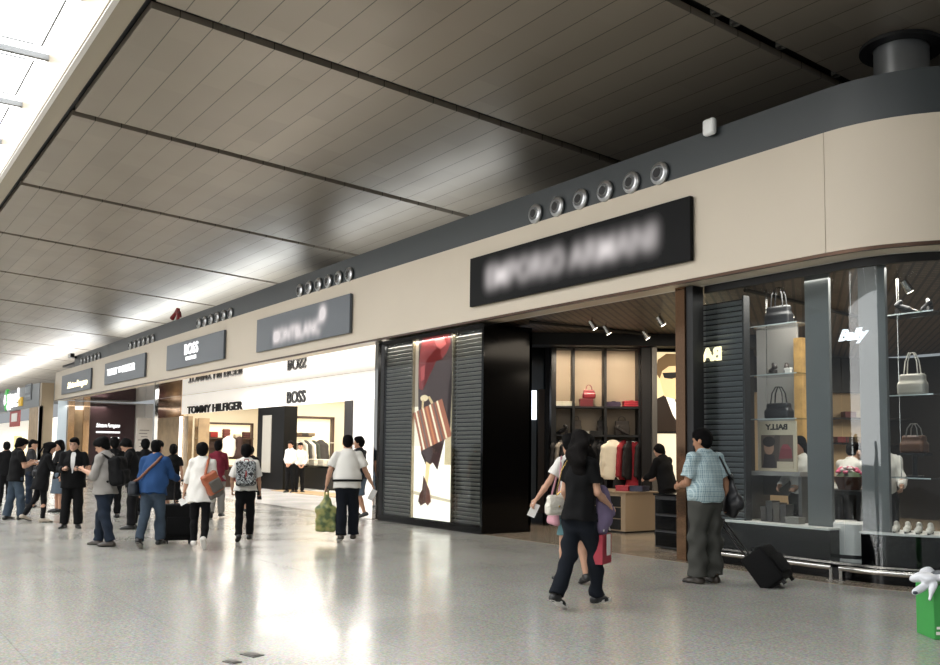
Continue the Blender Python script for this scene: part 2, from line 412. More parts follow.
    # ---- shoes
    if shoes:
        for i in (0,1):
            hip,kn,an,fw,fu=J[i]; sx=np.cross(fw,fu); S=Sdf(); bt=an-fu*.085
            a=bt-fw*.035+fu*.03; b=bt+fw*.10+fu*.026; c=bt+fw*.165+fu*.02
            S.cap(a,b,.045,.048,flat=(fu,.95),k=.02,cut=[(bt+fu*.012,-fu)]); S.cap(b,c,.046,.036,flat=(fu,.75),k=.02,cut=[(bt+fu*.012,-fu)])
            S.cap(a+fu*.012,an+fw*.005-fu*.005,.044,.047,k=.03,cut=[(an+fu*(.0 if not shoes.get('boot') else .1)-fw*.0,fu)])
            o=sdfobj('shoe',S,max(vox*.8,.006),shoes['mat'],root,scale=k)
            s2=Sdf(); cu=[(bt,-fu),(bt+fu*shoes.get('thick',.022),fu)]
            s2.cap(a,b,.045,.049,flat=(fu,.9),k=.01,cut=cu); s2.cap(b,c,.049,.04,flat=(fu,.9),k=.01,cut=cu)
            sdfobj('sole',s2,max(vox*.7,.006),shoes.get('sole') or mat('dark_rubber','#15140f',.7),o,scale=k)
    # ---- hair
    if hair:
        S=Sdf(); st=hair.get('style','short'); g=hair.get('vol',1.0)
        if st!='none':
            lowz=hair.get('low',.02)
            S.ell(hd(0,-.014,.016),(.094*g,.117*g,.128*g),HR,k=.02,cut=[(hd(0,.052,.035),hf*.78-hu*.62)])
            S.ell(hd(0,.03,.075),(.076*g,.078*g,.058*g),HR,k=.02)
            if st in('bob','long','pony'):
                for sd in (1,-1): S.cap(hd(sd*.07,-.012,.02),hd(sd*.068,-.02,-.085 if st=='bob' else -.05),.026,.022,flat=(hx,.8),k=.03)
                S.cap(hd(0,-.06,0),hd(0,-.062,-.09),.078*g,.07,flat=(hf,.75),k=.03)
            if st=='long':
                L=hair.get('len',.3); S.cap(hd(0,-.06,-.03),hd(0,-.085,-.06)-ut*L*.5-ft*.03,.105,.125,flat=(ft,.6),k=.04); S.cap(hd(0,-.085,-.06)-ut*L*.5-ft*.03,hd(0,-.085,-.06)-ut*L-ft*.02,.125,.085,flat=(ft,.5),k=.04)
                for sd in (1,-1): S.cap(hd(sd*.075,-.01,.02),hd(sd*.09,-.02,-.09)-ut*L*.25,.03,.026,k=.03)
            if st=='pony':
                S.ell(hd(0,-.115,.03),(.035,.035,.035),HR,k=.02); S.cap(hd(0,-.125,.02),hd(0,-.16,-.16),.03,.018,k=.02)
            if st=='bun': S.ell(hd(.02,-.10,.085),(.045,.045,.042),HR,k=.012)
        sdfobj('hair',S,vox*.9,hair['mat'],root,wr=hair.get('wr',.010),seed=5,scale=k)
    if face:
        dk=mat('eye_dark','#171210',.25); br=mat('brow_hair','#1c1512',.8); lp=mat('lip_colour','#9a5f55',.5)
        for sd in (1,-1):
            MB().ball(hd(sd*.032,.0825,.006)*k,(.0125*k,.006*k,.0075*k),12).build('eye',dk,root,True)
            MB().tube([hd(sd*.017,.0945,.027)*k,hd(sd*.033,.0935,.031)*k,hd(sd*.05,.084,.026)*k],.0035*k,6).build('eyebrow',br,root,True)
        MB().tube([hd(-.022,.088,-.064)*k,hd(0,.0945,-.062)*k,hd(.022,.088,-.064)*k],.0045*k,6).build('mouth',lp,root,True)
        if face=='glasses':
            q=MB()
            for sd in (1,-1): q.tube([hd(sd*.034+.021*math.cos(a),.104,.004+.016*math.sin(a))*k for a in np.linspace(0,2*math.pi,14)[:-1]],.002*k,5,True)
            q.tube([hd(-.013,.106,.008)*k,hd(.013,.106,.008)*k],.002*k,5); gl=q.build('glasses',mat('black_plastic','#101010',.3),root,True)
    # handy world-space anchor points
    Mw=Matrix.Translation(loc)@Matrix.Rotation(head,4,'Z')
    W=lambda p: Mw@Vector(tuple(np.array(p)*k))
    return dict(root=root,W=W,T=T,k=k,hands=[(W(a),Mw.to_3x3()@Vector(tuple(b)),Mw.to_3x3()@Vector(tuple(c)),Mw.to_3x3()@Vector(tuple(d))) for a,b,c,d in hands],arm=arm,nb=nb,sw=sw,ut=ut,ft=ft,X=X,M=Mw,J=J,pel=pel)
# ================================================================== STRUCTURE
D=9.566; ZB,ZT,BT=3.854,5.35,5.89; YS=13.2
XC,YC,RC=-6.39,11.386,1.82
LEFT=-52.3
def arcpath(off,x0,yend=21,n=14):
    r=RC-off; p=[(x0,D+off)]
    for i in range(n+1):
        a=-math.pi/2+math.pi/2*i/n; p.append((XC+r*math.cos(a),YC+r*math.sin(a)))
    return p+[(XC+r,yend)]
m_fascia=mat('beige_panel','#d0c4b1',.42,spec=.4,vary=.03,vscale=.5)
m_band=mat('slate_band','#373c3e',.38,spec=.5)
m_black=mat('black_gloss','#050506',.12,spec=.3)
m_mblack=mat('black_matt','#0b0b0c',.55)
m_dkmetal=mat('dark_metal','#26221f',.35,.6)
m_steel=mat('brushed_steel','#c9c7c2',.22,1)
m_chrome=mat('chrome','#e6e4e0',.06,1)
m_white=mat('white_paint','#e8e4de',.6)
m_wood=mat('tan_wood','#a28a6a',.45,vary=.18,vscale=3)
m_brass=mat('copper_mirror','#b59b80',.12,1)

def floor_material(name,c,rough,spk=.25,joint=1.2,jd=.8):
    m=bpy.data.materials.new(name); m.use_nodes=True; nt=m.node_tree; b=nt.nodes['Principled BSDF']; L=nt.links.new
    tc=nt.nodes.new('ShaderNodeTexCoord'); P=tc.outputs['Object']
    n1=nt.nodes.new('ShaderNodeTexNoise'); n1.inputs['Scale'].default_value=42; n1.inputs['Detail'].default_value=5; n1.inputs['Roughness'].default_value=.75; L(P,n1.inputs['Vector'])
    n2=nt.nodes.new('ShaderNodeTexVoronoi'); n2.inputs['Scale'].default_value=55; L(P,n2.inputs['Vector'])
    r=nt.nodes.new('ShaderNodeValToRGB'); k=col(c)[:3]
    r.color_ramp.elements[0].position=.36; r.color_ramp.elements[0].color=tuple(x*(1-spk) for x in k)+(1,)
    r.color_ramp.elements[1].position=.62; r.color_ramp.elements[1].color=tuple(min(1,x*(1+spk)) for x in k)+(1,)
    L(n1.outputs['Fac'],r.inputs['Fac'])
    mx=nt.nodes.new('ShaderNodeMixRGB'); mx.blend_type='MULTIPLY'; mx.inputs['Fac'].default_value=.3; L(r.outputs['Color'],mx.inputs['Color1']); L(n2.outputs['Color'],mx.inputs['Color2'])
    bt=nt.nodes.new('ShaderNodeTexBrick'); bt.offset=0; bt.inputs['Scale'].default_value=1; bt.inputs['Brick Width'].default_value=joint; bt.inputs['Row Height'].default_value=joint
    bt.inputs['Mortar Size'].default_value=.006; bt.inputs['Mortar Smooth'].default_value=.3; bt.inputs['Color1'].default_value=(1,1,1,1); bt.inputs['Color2'].default_value=(.93,.93,.93,1); bt.inputs['Mortar'].default_value=(jd,jd,jd,1)
    L(P,bt.inputs['Vector'])
    m2=nt.nodes.new('ShaderNodeMixRGB'); m2.blend_type='MULTIPLY'; m2.inputs['Fac'].default_value=1; L(mx.outputs['Color'],m2.inputs['Color1']); L(bt.outputs['Color'],m2.inputs['Color2'])
    L(m2.outputs['Color'],b.inputs['Base Color'])
    n3=nt.nodes.new('ShaderNodeTexNoise'); n3.inputs['Scale'].default_value=1.1; n3.inputs['Detail'].default_value=3; L(P,n3.inputs['Vector'])
    mr=nt.nodes.new('ShaderNodeMapRange'); mr.inputs[1].default_value=.35; mr.inputs[2].default_value=.65; mr.inputs[3].default_value=rough*.85; mr.inputs[4].default_value=rough*1.2
    L(n3.outputs['Fac'],mr.inputs[0]); L(mr.outputs[0],b.inputs['Roughness']); b.inputs['Specular IOR Level'].default_value=.55
    n4=nt.nodes.new('ShaderNodeTexNoise'); n4.inputs['Scale'].default_value=.9; n4.inputs['Detail'].default_value=2; L(P,n4.inputs['Vector'])
    bp=nt.nodes.new('ShaderNodeBump'); bp.inputs['Strength'].default_value=.02; bp.inputs['Distance'].default_value=.05; L(n4.outputs['Fac'],bp.inputs['Height']); L(bp.outputs['Normal'],b.inputs['Normal'])
    return m
m_floor=floor_material('polished_granite','#b2b0a8',.19)
m_floor2=floor_material('pale_stone','#efece7',.16,.08,1.0,.85)
m_floor3=floor_material('beige_stone','#9a8d7d',.2,.12,.9,.7)
struct(MB().box((-65,-5.25,-.1),(160,29.6,.2)).box((-1.1,15.4,-.1),(32.2,11.7,.2)).build('floor',m_floor))
struct(MB().box((-35,15.3,-.1),(35.6,11.4,.2)).build('floor_forecourt',m_floor2))
struct(MB().box((-35,D-.03,.001),(35.4,.2,.004)).build('trim_1',mat('dark_stone','#35302b',.25)))
struct(MB().prism(arcpath(.03,-17.2,21)+[(-17.2,21)],(0,0,-.05),(1,0,0),(0,1,0),.054).build('floor_boutique',m_floor3))
struct(MB().box((-95,15.3,-.1),(84.4,11.4,.2)).build('floor_far',m_floor2))

# ---- fascia and bulkhead
struct(MB().sweep([(LEFT,D),(XC-.004,D)],ZB,ZT,.4).build('wall_front',m_fascia,smooth=True))
struct(MB().sweep(arcpath(0,XC+.004)[0:1]+arcpath(0,XC)[2:],ZB,ZT,.4).build('wall_corner',m_fascia,smooth=True))
struct(MB().sweep(arcpath(-.012,LEFT),ZB-.012,ZB+.03,.05).build('trim_2',mat('bronze_strip','#4b382c',.3,.7),smooth=True))
struct(MB().sweep(arcpath(.02,-47.9),ZT,BT,.35).build('trim_3',m_band,smooth=True))
struct(MB().box((-29.5,15.6,5.7),(45.8,11.4,.1)).box((-5.9,16.5,5.7),(1.6,9,.1)).build('ceiling_shops',m_mblack))  # unseen slab, added to keep light from above out of the shops
struct(MB().sweep(arcpath(.40,-17.3),ZB+.005,ZB+.06,.08).build('trim_4',m_white,smooth=True))

# ---- hall ceiling: tan metal panels between black slots, sloping down towards the shops
SL=.061; CA=7.755
def cz(y): return CA-SL*y
SLOT=[2.2,-2.85,-7.72,-12.49,-17.55,-23.1,-28.75,-34.95,-41.45,-48.4,-55.9,-63.7,-72,-81.6,-92,-104,-118]
def ceiling_material():
    m=bpy.data.materials.new('ceiling_panels'); m.use_nodes=True; nt=m.node_tree; b=nt.nodes['Principled BSDF']; L=nt.links.new
    tc=nt.nodes.new('ShaderNodeTexCoord'); mp=nt.nodes.new('ShaderNodeMapping'); mp.inputs['Location'].default_value=(.3,-3.24,0); L(tc.outputs['Object'],mp.inputs['Vector'])
    bt=nt.nodes.new('ShaderNodeTexBrick'); bt.offset=.5; bt.inputs['Scale'].default_value=1; bt.inputs['Brick Width'].default_value=400; bt.inputs['Row Height'].default_value=.47
    bt.inputs['Mortar Size'].default_value=.008; bt.inputs['Mortar Smooth'].default_value=.1; bt.inputs['Bias'].default_value=0
    c=col('#9c9284')[:3]
    bt.inputs['Color1'].default_value=c+(1,); bt.inputs['Color2'].default_value=tuple(x*.93 for x in c)+(1,); bt.inputs['Mortar'].default_value=tuple(x*.25 for x in c)+(1,)
    L(mp.outputs['Vector'],bt.inputs['Vector'])
    b2=nt.nodes.new('ShaderNodeTexBrick'); b2.offset=.5; b2.inputs['Scale'].default_value=1; b2.inputs['Brick Width'].default_value=1.3; b2.inputs['Row Height'].default_value=.47; b2.inputs['Mortar Size'].default_value=.0
    b2.inputs['Color1'].default_value=(1,1,1,1); b2.inputs['Color2'].default_value=(.88,.88,.88,1); L(mp.outputs['Vector'],b2.inputs['Vector'])
    mm=nt.nodes.new('ShaderNodeMixRGB'); mm.blend_type='MULTIPLY'; mm.inputs['Fac'].default_value=1; L(bt.outputs['Color'],mm.inputs['Color1']); L(b2.outputs['Color'],mm.inputs['Color2']); L(mm.outputs['Color'],b.inputs['Base Color'])
    n=nt.nodes.new('ShaderNodeTexNoise'); n.inputs['Scale'].default_value=.8; L(tc.outputs['Object'],n.inputs['Vector'])
    mr=nt.nodes.new('ShaderNodeMapRange'); mr.inputs[3].default_value=.3; mr.inputs[4].default_value=.46; L(n.outputs['Fac'],mr.inputs[0]); L(mr.outputs[0],b.inputs['Roughness'])
    b.inputs['Metallic'].default_value=.35; b.inputs['Specular IOR Level'].default_value=.5
    bp=nt.nodes.new('ShaderNodeBump'); bp.inputs['Strength'].default_value=.35; bp.inputs['Distance'].default_value=.01; L(bt.outputs['Fac'],bp.inputs['Height']); bp.invert=True; L(bp.outputs['Normal'],b.inputs['Normal'])
    return m
def slab(mb,x0,x1,y0,y1,th,dz=0):
    vs=[mb.bm.verts.new((x,y,cz(y)+dz+h)) for h in (0,th) for x,y in ((x0,y0),(x1,y0),(x1,y1),(x0,y1))]
    for q in ((0,1,2,3),(7,6,5,4),(0,4,5,1),(1,5,6,2),(2,6,7,3),(3,7,4,0)): mb.bm.faces.new([vs[i] for i in q])
q=MB()
for a,b in zip(SLOT,SLOT[1:]): slab(q,b+.12,a-.12,3.31,25,.1)
struct(q.build('ceiling',ceiling_material()))
q=MB(); slab(q,-118,2.4,3.15,25,.08,.16); struct(q.build('ceiling_channel',m_mblack))
q=MB(); slab(q,-118,2.4,2.8,3.19,.9); struct(q.build('trim_5',mat('ceiling_border','#a39885',.45,.2)))
# skylight: luminous white panes with grey frames
m_sky=mat('skylight_pane','#ffffff',.5,emit='#fbfdff',estr=4.0)
m_sframe=mat('skylight_frame','#77797a',.5)
w1=struct(MB().box((-57.8,-.15,8.42),(120.4,5.9,.04)).build('window_1',m_sky))
q=MB()
for i in range(44):
    x=-6.3-2.74*i+2.74*3
    q.box((x,-.15,8.36),(.09,5.9,.12))
    for dx in (.38,2.36): q.box((x-dx,-.3,8.395),(.03,5.6,.03))
    for y in (2.62,-2.9): q.box((x-1.37,y,8.395),(2.0,.03,.03))
struct(q.build('frame',m_sframe,w1))
for y,nm in ((2.86,'trim_6'),(-3.14,'trim_7')):
    struct(MB().box((-57.8,y,8.0),(120.4,.08,.9)).build(nm,m_white))
q=MB()
for i,(a,b) in enumerate(zip(SLOT,SLOT[1:])): q.box(((a+b)/2,-9.2,7.7),(a-b-.24,12,.1))
struct(q.build('ceiling_opposite',ceiling_material()))
# column behind the bulkhead
cx_,cy_=-6.58,11.66
struct(MB().cone((cx_,cy_,3.9),(cx_,cy_,cz(cy_)+.1),.35,n=48).build('column',mat('column_metal','#8d9092',.3,.75,vary=.08,vscale=2),smooth=True))
struct(MB().lathe([(.37,0),(.53,0),(.53,.05),(.37,.05)],(cx_,cy_,cz(cy_)-.06),48,Matrix.Rotation(-math.atan(SL),3,'X')).build('column_collar',m_mblack))
# downlights in the slots
def downlight(x,y,lab):
    t=thing('recessed_downlight',lab,'downlight',(x,y,cz(y)+.06),0,'unlit downlights in the black ceiling slots')
    MB().lathe([(.055,0),(.075,0),(.075,.1),(.055,.1),(.055,0)],n=20).build('rim',mat('grey_trim','#55534f',.4),t)
    MB().cone((0,0,.03),(0,0,.05),.056,n=20).build('lens',mat('dull_lens','#3d3c39',.3),t)
for (x,ys,nm) in ((-7.72,(9.23,9.62,10.6,11.9),'ceiling slot above the column'),(-12.49,(4.36,4.83,6.74,7.62),'second ceiling slot from the right'),(-17.5,(4.4,4.93),'third ceiling slot from the right')):
    for i,y in enumerate(ys): downlight(x,y,'unlit downlight in the '+nm+', number %s from the skylight'%('one','two','three','four')[i])

# ---- shop shells
m_soffit=mat('mirror_soffit','#d8d4cf',.05,1)
struct(MB().box(((LEFT-17.3)/2,(D+.4+YS)/2,ZB+.05),(-17.3-LEFT,YS-D-.4,.08)).build('ceiling_soffit',m_soffit))
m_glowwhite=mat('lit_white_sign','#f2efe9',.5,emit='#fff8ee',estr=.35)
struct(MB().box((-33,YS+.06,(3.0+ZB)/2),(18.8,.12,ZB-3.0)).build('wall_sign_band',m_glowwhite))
struct(MB().box((-20.9,YS+.05,1.5),(8.9,.1,3.0)).build('wall_white',mat('white_lacquer','#e9e6e1',.25)))
struct(MB().box((-17.36,(D+.3+YS)/2,1.92),(.12,YS-D-.3,3.84)).build('wall_divider',m_white))
struct(MB().box((-17.33,D+.05,1.92),(.14,.1,3.84)).build('trim_8',m_chrome))
struct(MB().box((-25.6,YS+.1,1.5),(.5,.3,3.0)).build('trim_9',mat('dark_jamb','#2a2725',.3)))
m_cream=mat('cream_wall','#d9cfb8',.6); m_glowcream=mat('lit_cream_panel','#efe3bf',.6,emit='#fff0c8',estr=.55)
m_dwood=mat('walnut','#3a241a',.4)
# suit shop room
def room(nm,x0,x1,y0,y1,z,mw):
    struct(MB().box((x0-.06,(y0+y1)/2,z/2),(.12,y1-y0,z)).build('wall_%s_left'%nm,mw))
    struct(MB().box((x1+.06,(y0+y1)/2,z/2),(.12,y1-y0,z)).build('wall_%s_right'%nm,mw))
    struct(MB().box(((x0+x1)/2,y1+.06,z/2),(x1-x0+.24,.12,z)).build('wall_%s_back'%nm,mw))
    struct(MB().box(((x0+x1)/2,(y0+y1)/2,z+.05),(x1-x0+.24,y1-y0,.1)).build('ceiling_%s'%nm,m_white))
room('suits',-33,-25.3,YS+.4,18.5,3.62,m_cream)
room('sportswear',-43.6,-33.3,YS+.4,19,3.62,m_cream)
struct(MB().box((-31.85,YS+.25,1.5),(.95*2.6,.5,3.0)).build('wall_black_pier',mat('pier_black','#060606',.4,spec=.15)))
struct(MB().box((-32.15,YS-.01,1.65),(.8,.03,2.1)).build('trim_10',mat('lit_slit','#8e8a80',.2,emit='#e8e0d0',estr=.25)))
struct(MB().box((-28.2,YS+.1,.01),(5.0,1.0,.02)).build('trim_11',mat('oak_sill','#a08560',.35)))
struct(MB().box((-44.5,YS+.05,1.45),(4.2,.1,2.9)).build('wall_wood',m_wood))
struct(MB().box((-44.5,YS+.04,3.38),(4.2,.12,.95)).build('trim_12',m_brass))
struct(MB().box((-42.35,YS-.02,1.45),(.28,.06,2.9)).build('trim_13',mat('light_strip','#ffffff',.5,emit='#fff6ea',estr=2.2)))
struct(MB().box((-41.85,YS+.15,1.45),(.7,.2,2.9)).build('trim_14',m_wood))
struct(MB().box((-33.9,D+.06,1.92),(.16,.12,3.84)).build('trim_15',m_chrome))
# far left bay of the block
XE=-51.6
struct(MB().box((XE-.1,(D+.3+YS)/2+1,1.92),(.12,YS-D+1.7,3.84)).build('wall_far_end',m_white))
struct(MB().box((-48.8,YS+.9,1.9),(5.4,.1,3.8)).build('wall_far_white',m_white))
a,b=xp(57,430,XE),xp(66,430,XE); struct(MB().box((XE,(a.y+b.y)/2,1.92),(.08,b.y-a.y,3.84)).build('wall_far_glass',mat('bluish_glass_wall','#c9d6dd',.1,emit='#dcecf5',estr=.25)))  # weak glow put into the glass colour to make it look bright
for i,(pa,pb) in enumerate(((66.5,73),(82,88))):
    a,b=xp(pa,430,XE),xp(pb,430,XE); struct(MB().box((XE+.1,(a.y+b.y)/2,1.92),(.3,b.y-a.y,3.84)).build('trim_%d'%(16+i),m_brass))
a,b=xp(73,430,XE),xp(82,430,XE); struct(MB().box((XE,(a.y+b.y)/2,1.7),(.08,b.y-a.y,3.4)).build('wall_bay_wood',m_wood))
# ================================================================== boutique shell
m_mesh=None
def mesh_ceiling():
    m=bpy.data.materials.new('woven_ceiling'); m.use_nodes=True; nt=m.node_tree; b=nt.nodes['Principled BSDF']; L=nt.links.new
    tc=nt.nodes.new('ShaderNodeTexCoord'); mp=nt.nodes.new('ShaderNodeMapping'); mp.inputs['Rotation'].default_value=(0,0,YAW); L(tc.outputs['Object'],mp.inputs['Vector'])
    bt=nt.nodes.new('ShaderNodeTexBrick'); bt.inputs['Scale'].default_value=1; bt.inputs['Brick Width'].default_value=.13; bt.inputs['Row Height'].default_value=.13; bt.offset=0; bt.inputs['Mortar Size'].default_value=.02
    bt.inputs['Color1'].default_value=col('#6d5d4c'); bt.inputs['Color2'].default_value=col('#5b4d3f'); bt.inputs['Mortar'].default_value=col('#1d1814')
    L(mp.outputs['Vector'],bt.inputs['Vector']); L(bt.outputs['Color'],b.inputs['Base Color']); b.inputs['Roughness'].default_value=.5; return m
struct(MB().prism(arcpath(.35,-17.2,21)+[(-17.2,21)],(0,0,3.87),(1,0,0),(0,1,0),.06).build('ceiling_boutique',mesh_ceiling()))
m_darkwall=mat('dark_wall','#17130f',.4)
struct(MB().box((-17.2,16.0,1.9),(.15,10,3.8)).build('wall_boutique_left',m_darkwall))
struct(MB().box((-11,21.0,1.9),(13,.15,3.8)).build('wall_boutique_back',m_darkwall))
# shelving wall faces the entrance at an angle; local x runs along it, local y away from the hall
SH0=at(553,450,18.5); SX=Vector((math.cos(YAW),math.sin(YAW),0)); SN=Vector((-math.sin(YAW),math.cos(YAW),0))
def sw(x,y,z): return Vector((SH0.x,SH0.y,0))+SX*x+SN*y+Vector((0,0,z))
def spx(px): return (px-553)*18.5/FPX
def spz(py): return EYE+(451.2-py)*18.5/FPX
SR=(0,0,YAW)
struct(MB().box(sw(2.1,.75,1.9),(4.4,.12,3.8),SR).build('wall_shelving',m_darkwall))
struct(MB().box(sw(2.0,-.1,3.78),(5.6,.5,.32),SR).build('trim_20',m_mblack))
# entrance glass at the left; glowing strip and wood bar imitate reflections in it
p=at(537,450,19.6); struct(MB().box((p.x,p.y,1.9),(.5,.1,3.8),SR).build('trim_22',mat('dim_reflecting_panel','#2b3032',.1)))
p=at(532.5,405,19.4); struct(MB().box(p,(.17,.04,.62),SR).build('trim_23',mat('lit_panel','#ffffff',.5,emit='#eef4ff',estr=1.6)))
p=at(541,450,19.3); struct(MB().box((p.x,p.y,1.5),(.14,.06,2.6),SR).build('trim_24',mat('brown_wood','#5a4632',.4)))
# black panels next to the display case
a,b=Vector((-14.4,10.72,0)),Vector((-15.3,12.2,0))
struct(MB().sweep([(-13.75,10.72),(-14.75,11.5),(-15.28,12.15)],0,3.84,.15).build('wall_black_return',m_black))
# pillar right of the entrance
struct(MB().box((-8.86,9.86,1.92),(.17,.2,3.84)).build('trim_25',mat('pillar_bronze','#9c7c63',.08,.9)))
struct(MB().box((-8.71,9.9,1.92),(.12,.22,3.84)).build('trim_26',m_mblack))
# right-hand show window: glass, base, louvre backing
GO=.48
def archglass():
    m=bpy.data.materials.new('shop_glass'); m.use_nodes=True; nt=m.node_tree; nt.nodes.clear(); L=nt.links.new
    o=nt.nodes.new('ShaderNodeOutputMaterial'); t=nt.nodes.new('ShaderNodeBsdfTransparent'); g=nt.nodes.new('ShaderNodeBsdfGlossy'); g.inputs['Roughness'].default_value=.02
    t.inputs['Color'].default_value=(.86,.89,.9,1); f=nt.nodes.new('ShaderNodeFresnel'); ge=nt.nodes.new('ShaderNodeNewGeometry'); mi=nt.nodes.new('ShaderNodeMapRange'); mi.inputs[3].default_value=1.45; mi.inputs[4].default_value=1/1.45; L(ge.outputs['Backfacing'],mi.inputs[0]); L(mi.outputs[0],f.inputs['IOR'])
    x=nt.nodes.new('ShaderNodeMixShader'); L(f.outputs[0],x.inputs[0]); L(t.outputs[0],x.inputs[1]); L(g.outputs[0],x.inputs[2]); L(x.outputs[0],o.inputs['Surface']); return m
m_glass=archglass()
XJ=yp(842.5,450,D+GO).x
base_h=.56
def gpath(off,x0,x1=None):
    p=arcpath(off,x0,14.5)
    if x1 is not None: return [(x0,D+off),(x1,D+off)]
    return p
struct(MB().sweep(gpath(GO,-8.64,XJ-.006),.18,ZB,.012).build('window_2',m_glass))
g2=arcpath(GO,XJ+.006,12.5); struct(MB().sweep(g2,.18,ZB,.012).build('window_3',m_glass,smooth=True))
struct(MB().sweep(arcpath(GO-.04,-8.64,12.5),0,.18,.3).build('baseboard_front',m_black,smooth=True))
struct(MB().sweep(arcpath(GO-.012,-8.64,12.5),.175,.2,.03).build('trim_27',m_steel,smooth=True))
struct(MB().sweep(arcpath(GO-.02,-8.64,12.5),ZB-.10,ZB,.06).build('trim_28',m_mblack,smooth=True))
# closed-off lower zone behind the glass, open where the white plinth stands
zsh=yp(760,524,10.2).z
X1,X2=yp(833,500,10.2).x,yp(863,500,10.2).x
struct(MB().box(((-8.6+X1)/2,10.38,zsh/2+.09),(X1+8.6,.5,zsh-.18)).build('wall_window_base',m_black))
struct(MB().sweep(arcpath(.6,XC,12.3)[1:],.18,zsh,.6).build('wall_window_base_corner',m_black,smooth=True))
def ledge(path,z,th,d,nm,m): return struct(MB().sweep(path,z,z+th,d).build(nm,m,smooth=True))
ledge([(-8.6,10.1),(X1,10.1)],zsh,.025,.62,'trim_29',m_white)
ledge(arcpath(.56,XC,12.3)[1:],zsh,.025,.65,'trim_30',m_white)
# tall grey panels
m_gpanel=mat('grey_fabric_panel','#636564',.45)
for i,(a,b,Y) in enumerate(((808,832,10.35),(862,889,10.3))):
    xa,xb=yp(a,430,Y).x,yp(b,430,Y).x; struct(MB().box(((xa+xb)/2,Y,2.02),(xb-xa,.05,3.68)).build('trim_%d'%(31+i),m_gpanel))
# lit backdrop of the window and a veined wood post, its warm lighting put into the material as glow
xa,xb=yp(757,400,11.3).x,yp(797,400,11.3).x; zt=yp(777,328,11.3).z; zb_=yp(777,475,11.3).z
struct(MB().box(((xa+xb)/2,11.33,(zt+zb_)/2),(xb-xa,.05,zt-zb_)).build('wall_window_backdrop',mat('backdrop_grey','#a39f9a',.6)))
xa,xb=yp(796,400,11.25).x,yp(804,400,11.25).x
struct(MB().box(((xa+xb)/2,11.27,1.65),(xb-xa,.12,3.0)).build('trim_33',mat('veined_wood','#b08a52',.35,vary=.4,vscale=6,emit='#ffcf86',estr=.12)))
# deep back of the shop seen through the window
P=at(850,450,22); BX=Vector((P.x,P.y,0))
def bw(px,dy,z): return BX+SX*((px-850)*22/FPX)+SN*dy+Vector((0,0,z))
struct(MB().box(bw(860,.1,1.5),(5.6,.1,3.0),SR).build('wall_back_beige',mat('beige_wall','#c4ab86',.6)))
struct(MB().box(bw(860,0,3.4),(6.4,.3,.85),SR).build('trim_34',m_mblack))
struct(MB().box(bw(860,-.2,1.75),(3.4,.4,.04),SR).build('trim_35',m_dkmetal))
struct(MB().box(bw(860,-.2,2.35),(3.4,.4,.04),SR).build('trim_36',m_dkmetal))
struct(MB().box((-5.0,16.8,1.9),(.1,8.4,3.8)).build('wall_boutique_right',m_darkwall))
# ================================================================== SIGNS ON THE FASCIA
UX=Vector((1,0,0)); UZ=Vector((0,0,1))
ORD=['first','second','third','fourth','fifth','sixth','seventh','eighth','ninth','tenth','eleventh','twelfth']
m_signgrey=mat('sign_slate','#4d545b',.35,spec=.5); m_signblack=mat('sign_black','#060607',.5,spec=.15); m_signedge=mat('sign_edge','#1a1b1c',.4)
m_lit=mat('lit_letters','#ffffff',.5,emit='#ffffff',estr=.9); m_litgold=mat('lit_letters_cream','#fff3cf',.5,emit='#fff0c4',estr=1.5)
def sign(label,pa,pb,m):
    a,b=yp(pa[0],pa[1],D-.09),yp(pb[0],pb[1],D-.09); x0,x1=a.x,b.x; z0=(yp(pa[0],pa[2],D-.09).z+yp(pb[0],pb[2],D-.09).z)/2; z1=(a.z+b.z)/2
    t=thing('shop_sign',label,'sign',((x0+x1)/2,D,z0),0,None)
    w,h=x1-x0,z1-z0
    MB().box((0,-.055,h/2),(w,.07,h),bev=.01).build('panel',m,t)
    MB().box((0,-.011,h/2),(w*.9,.022,h*.8)).build('wall_bracket',m_signedge,t)
    return t,w,h
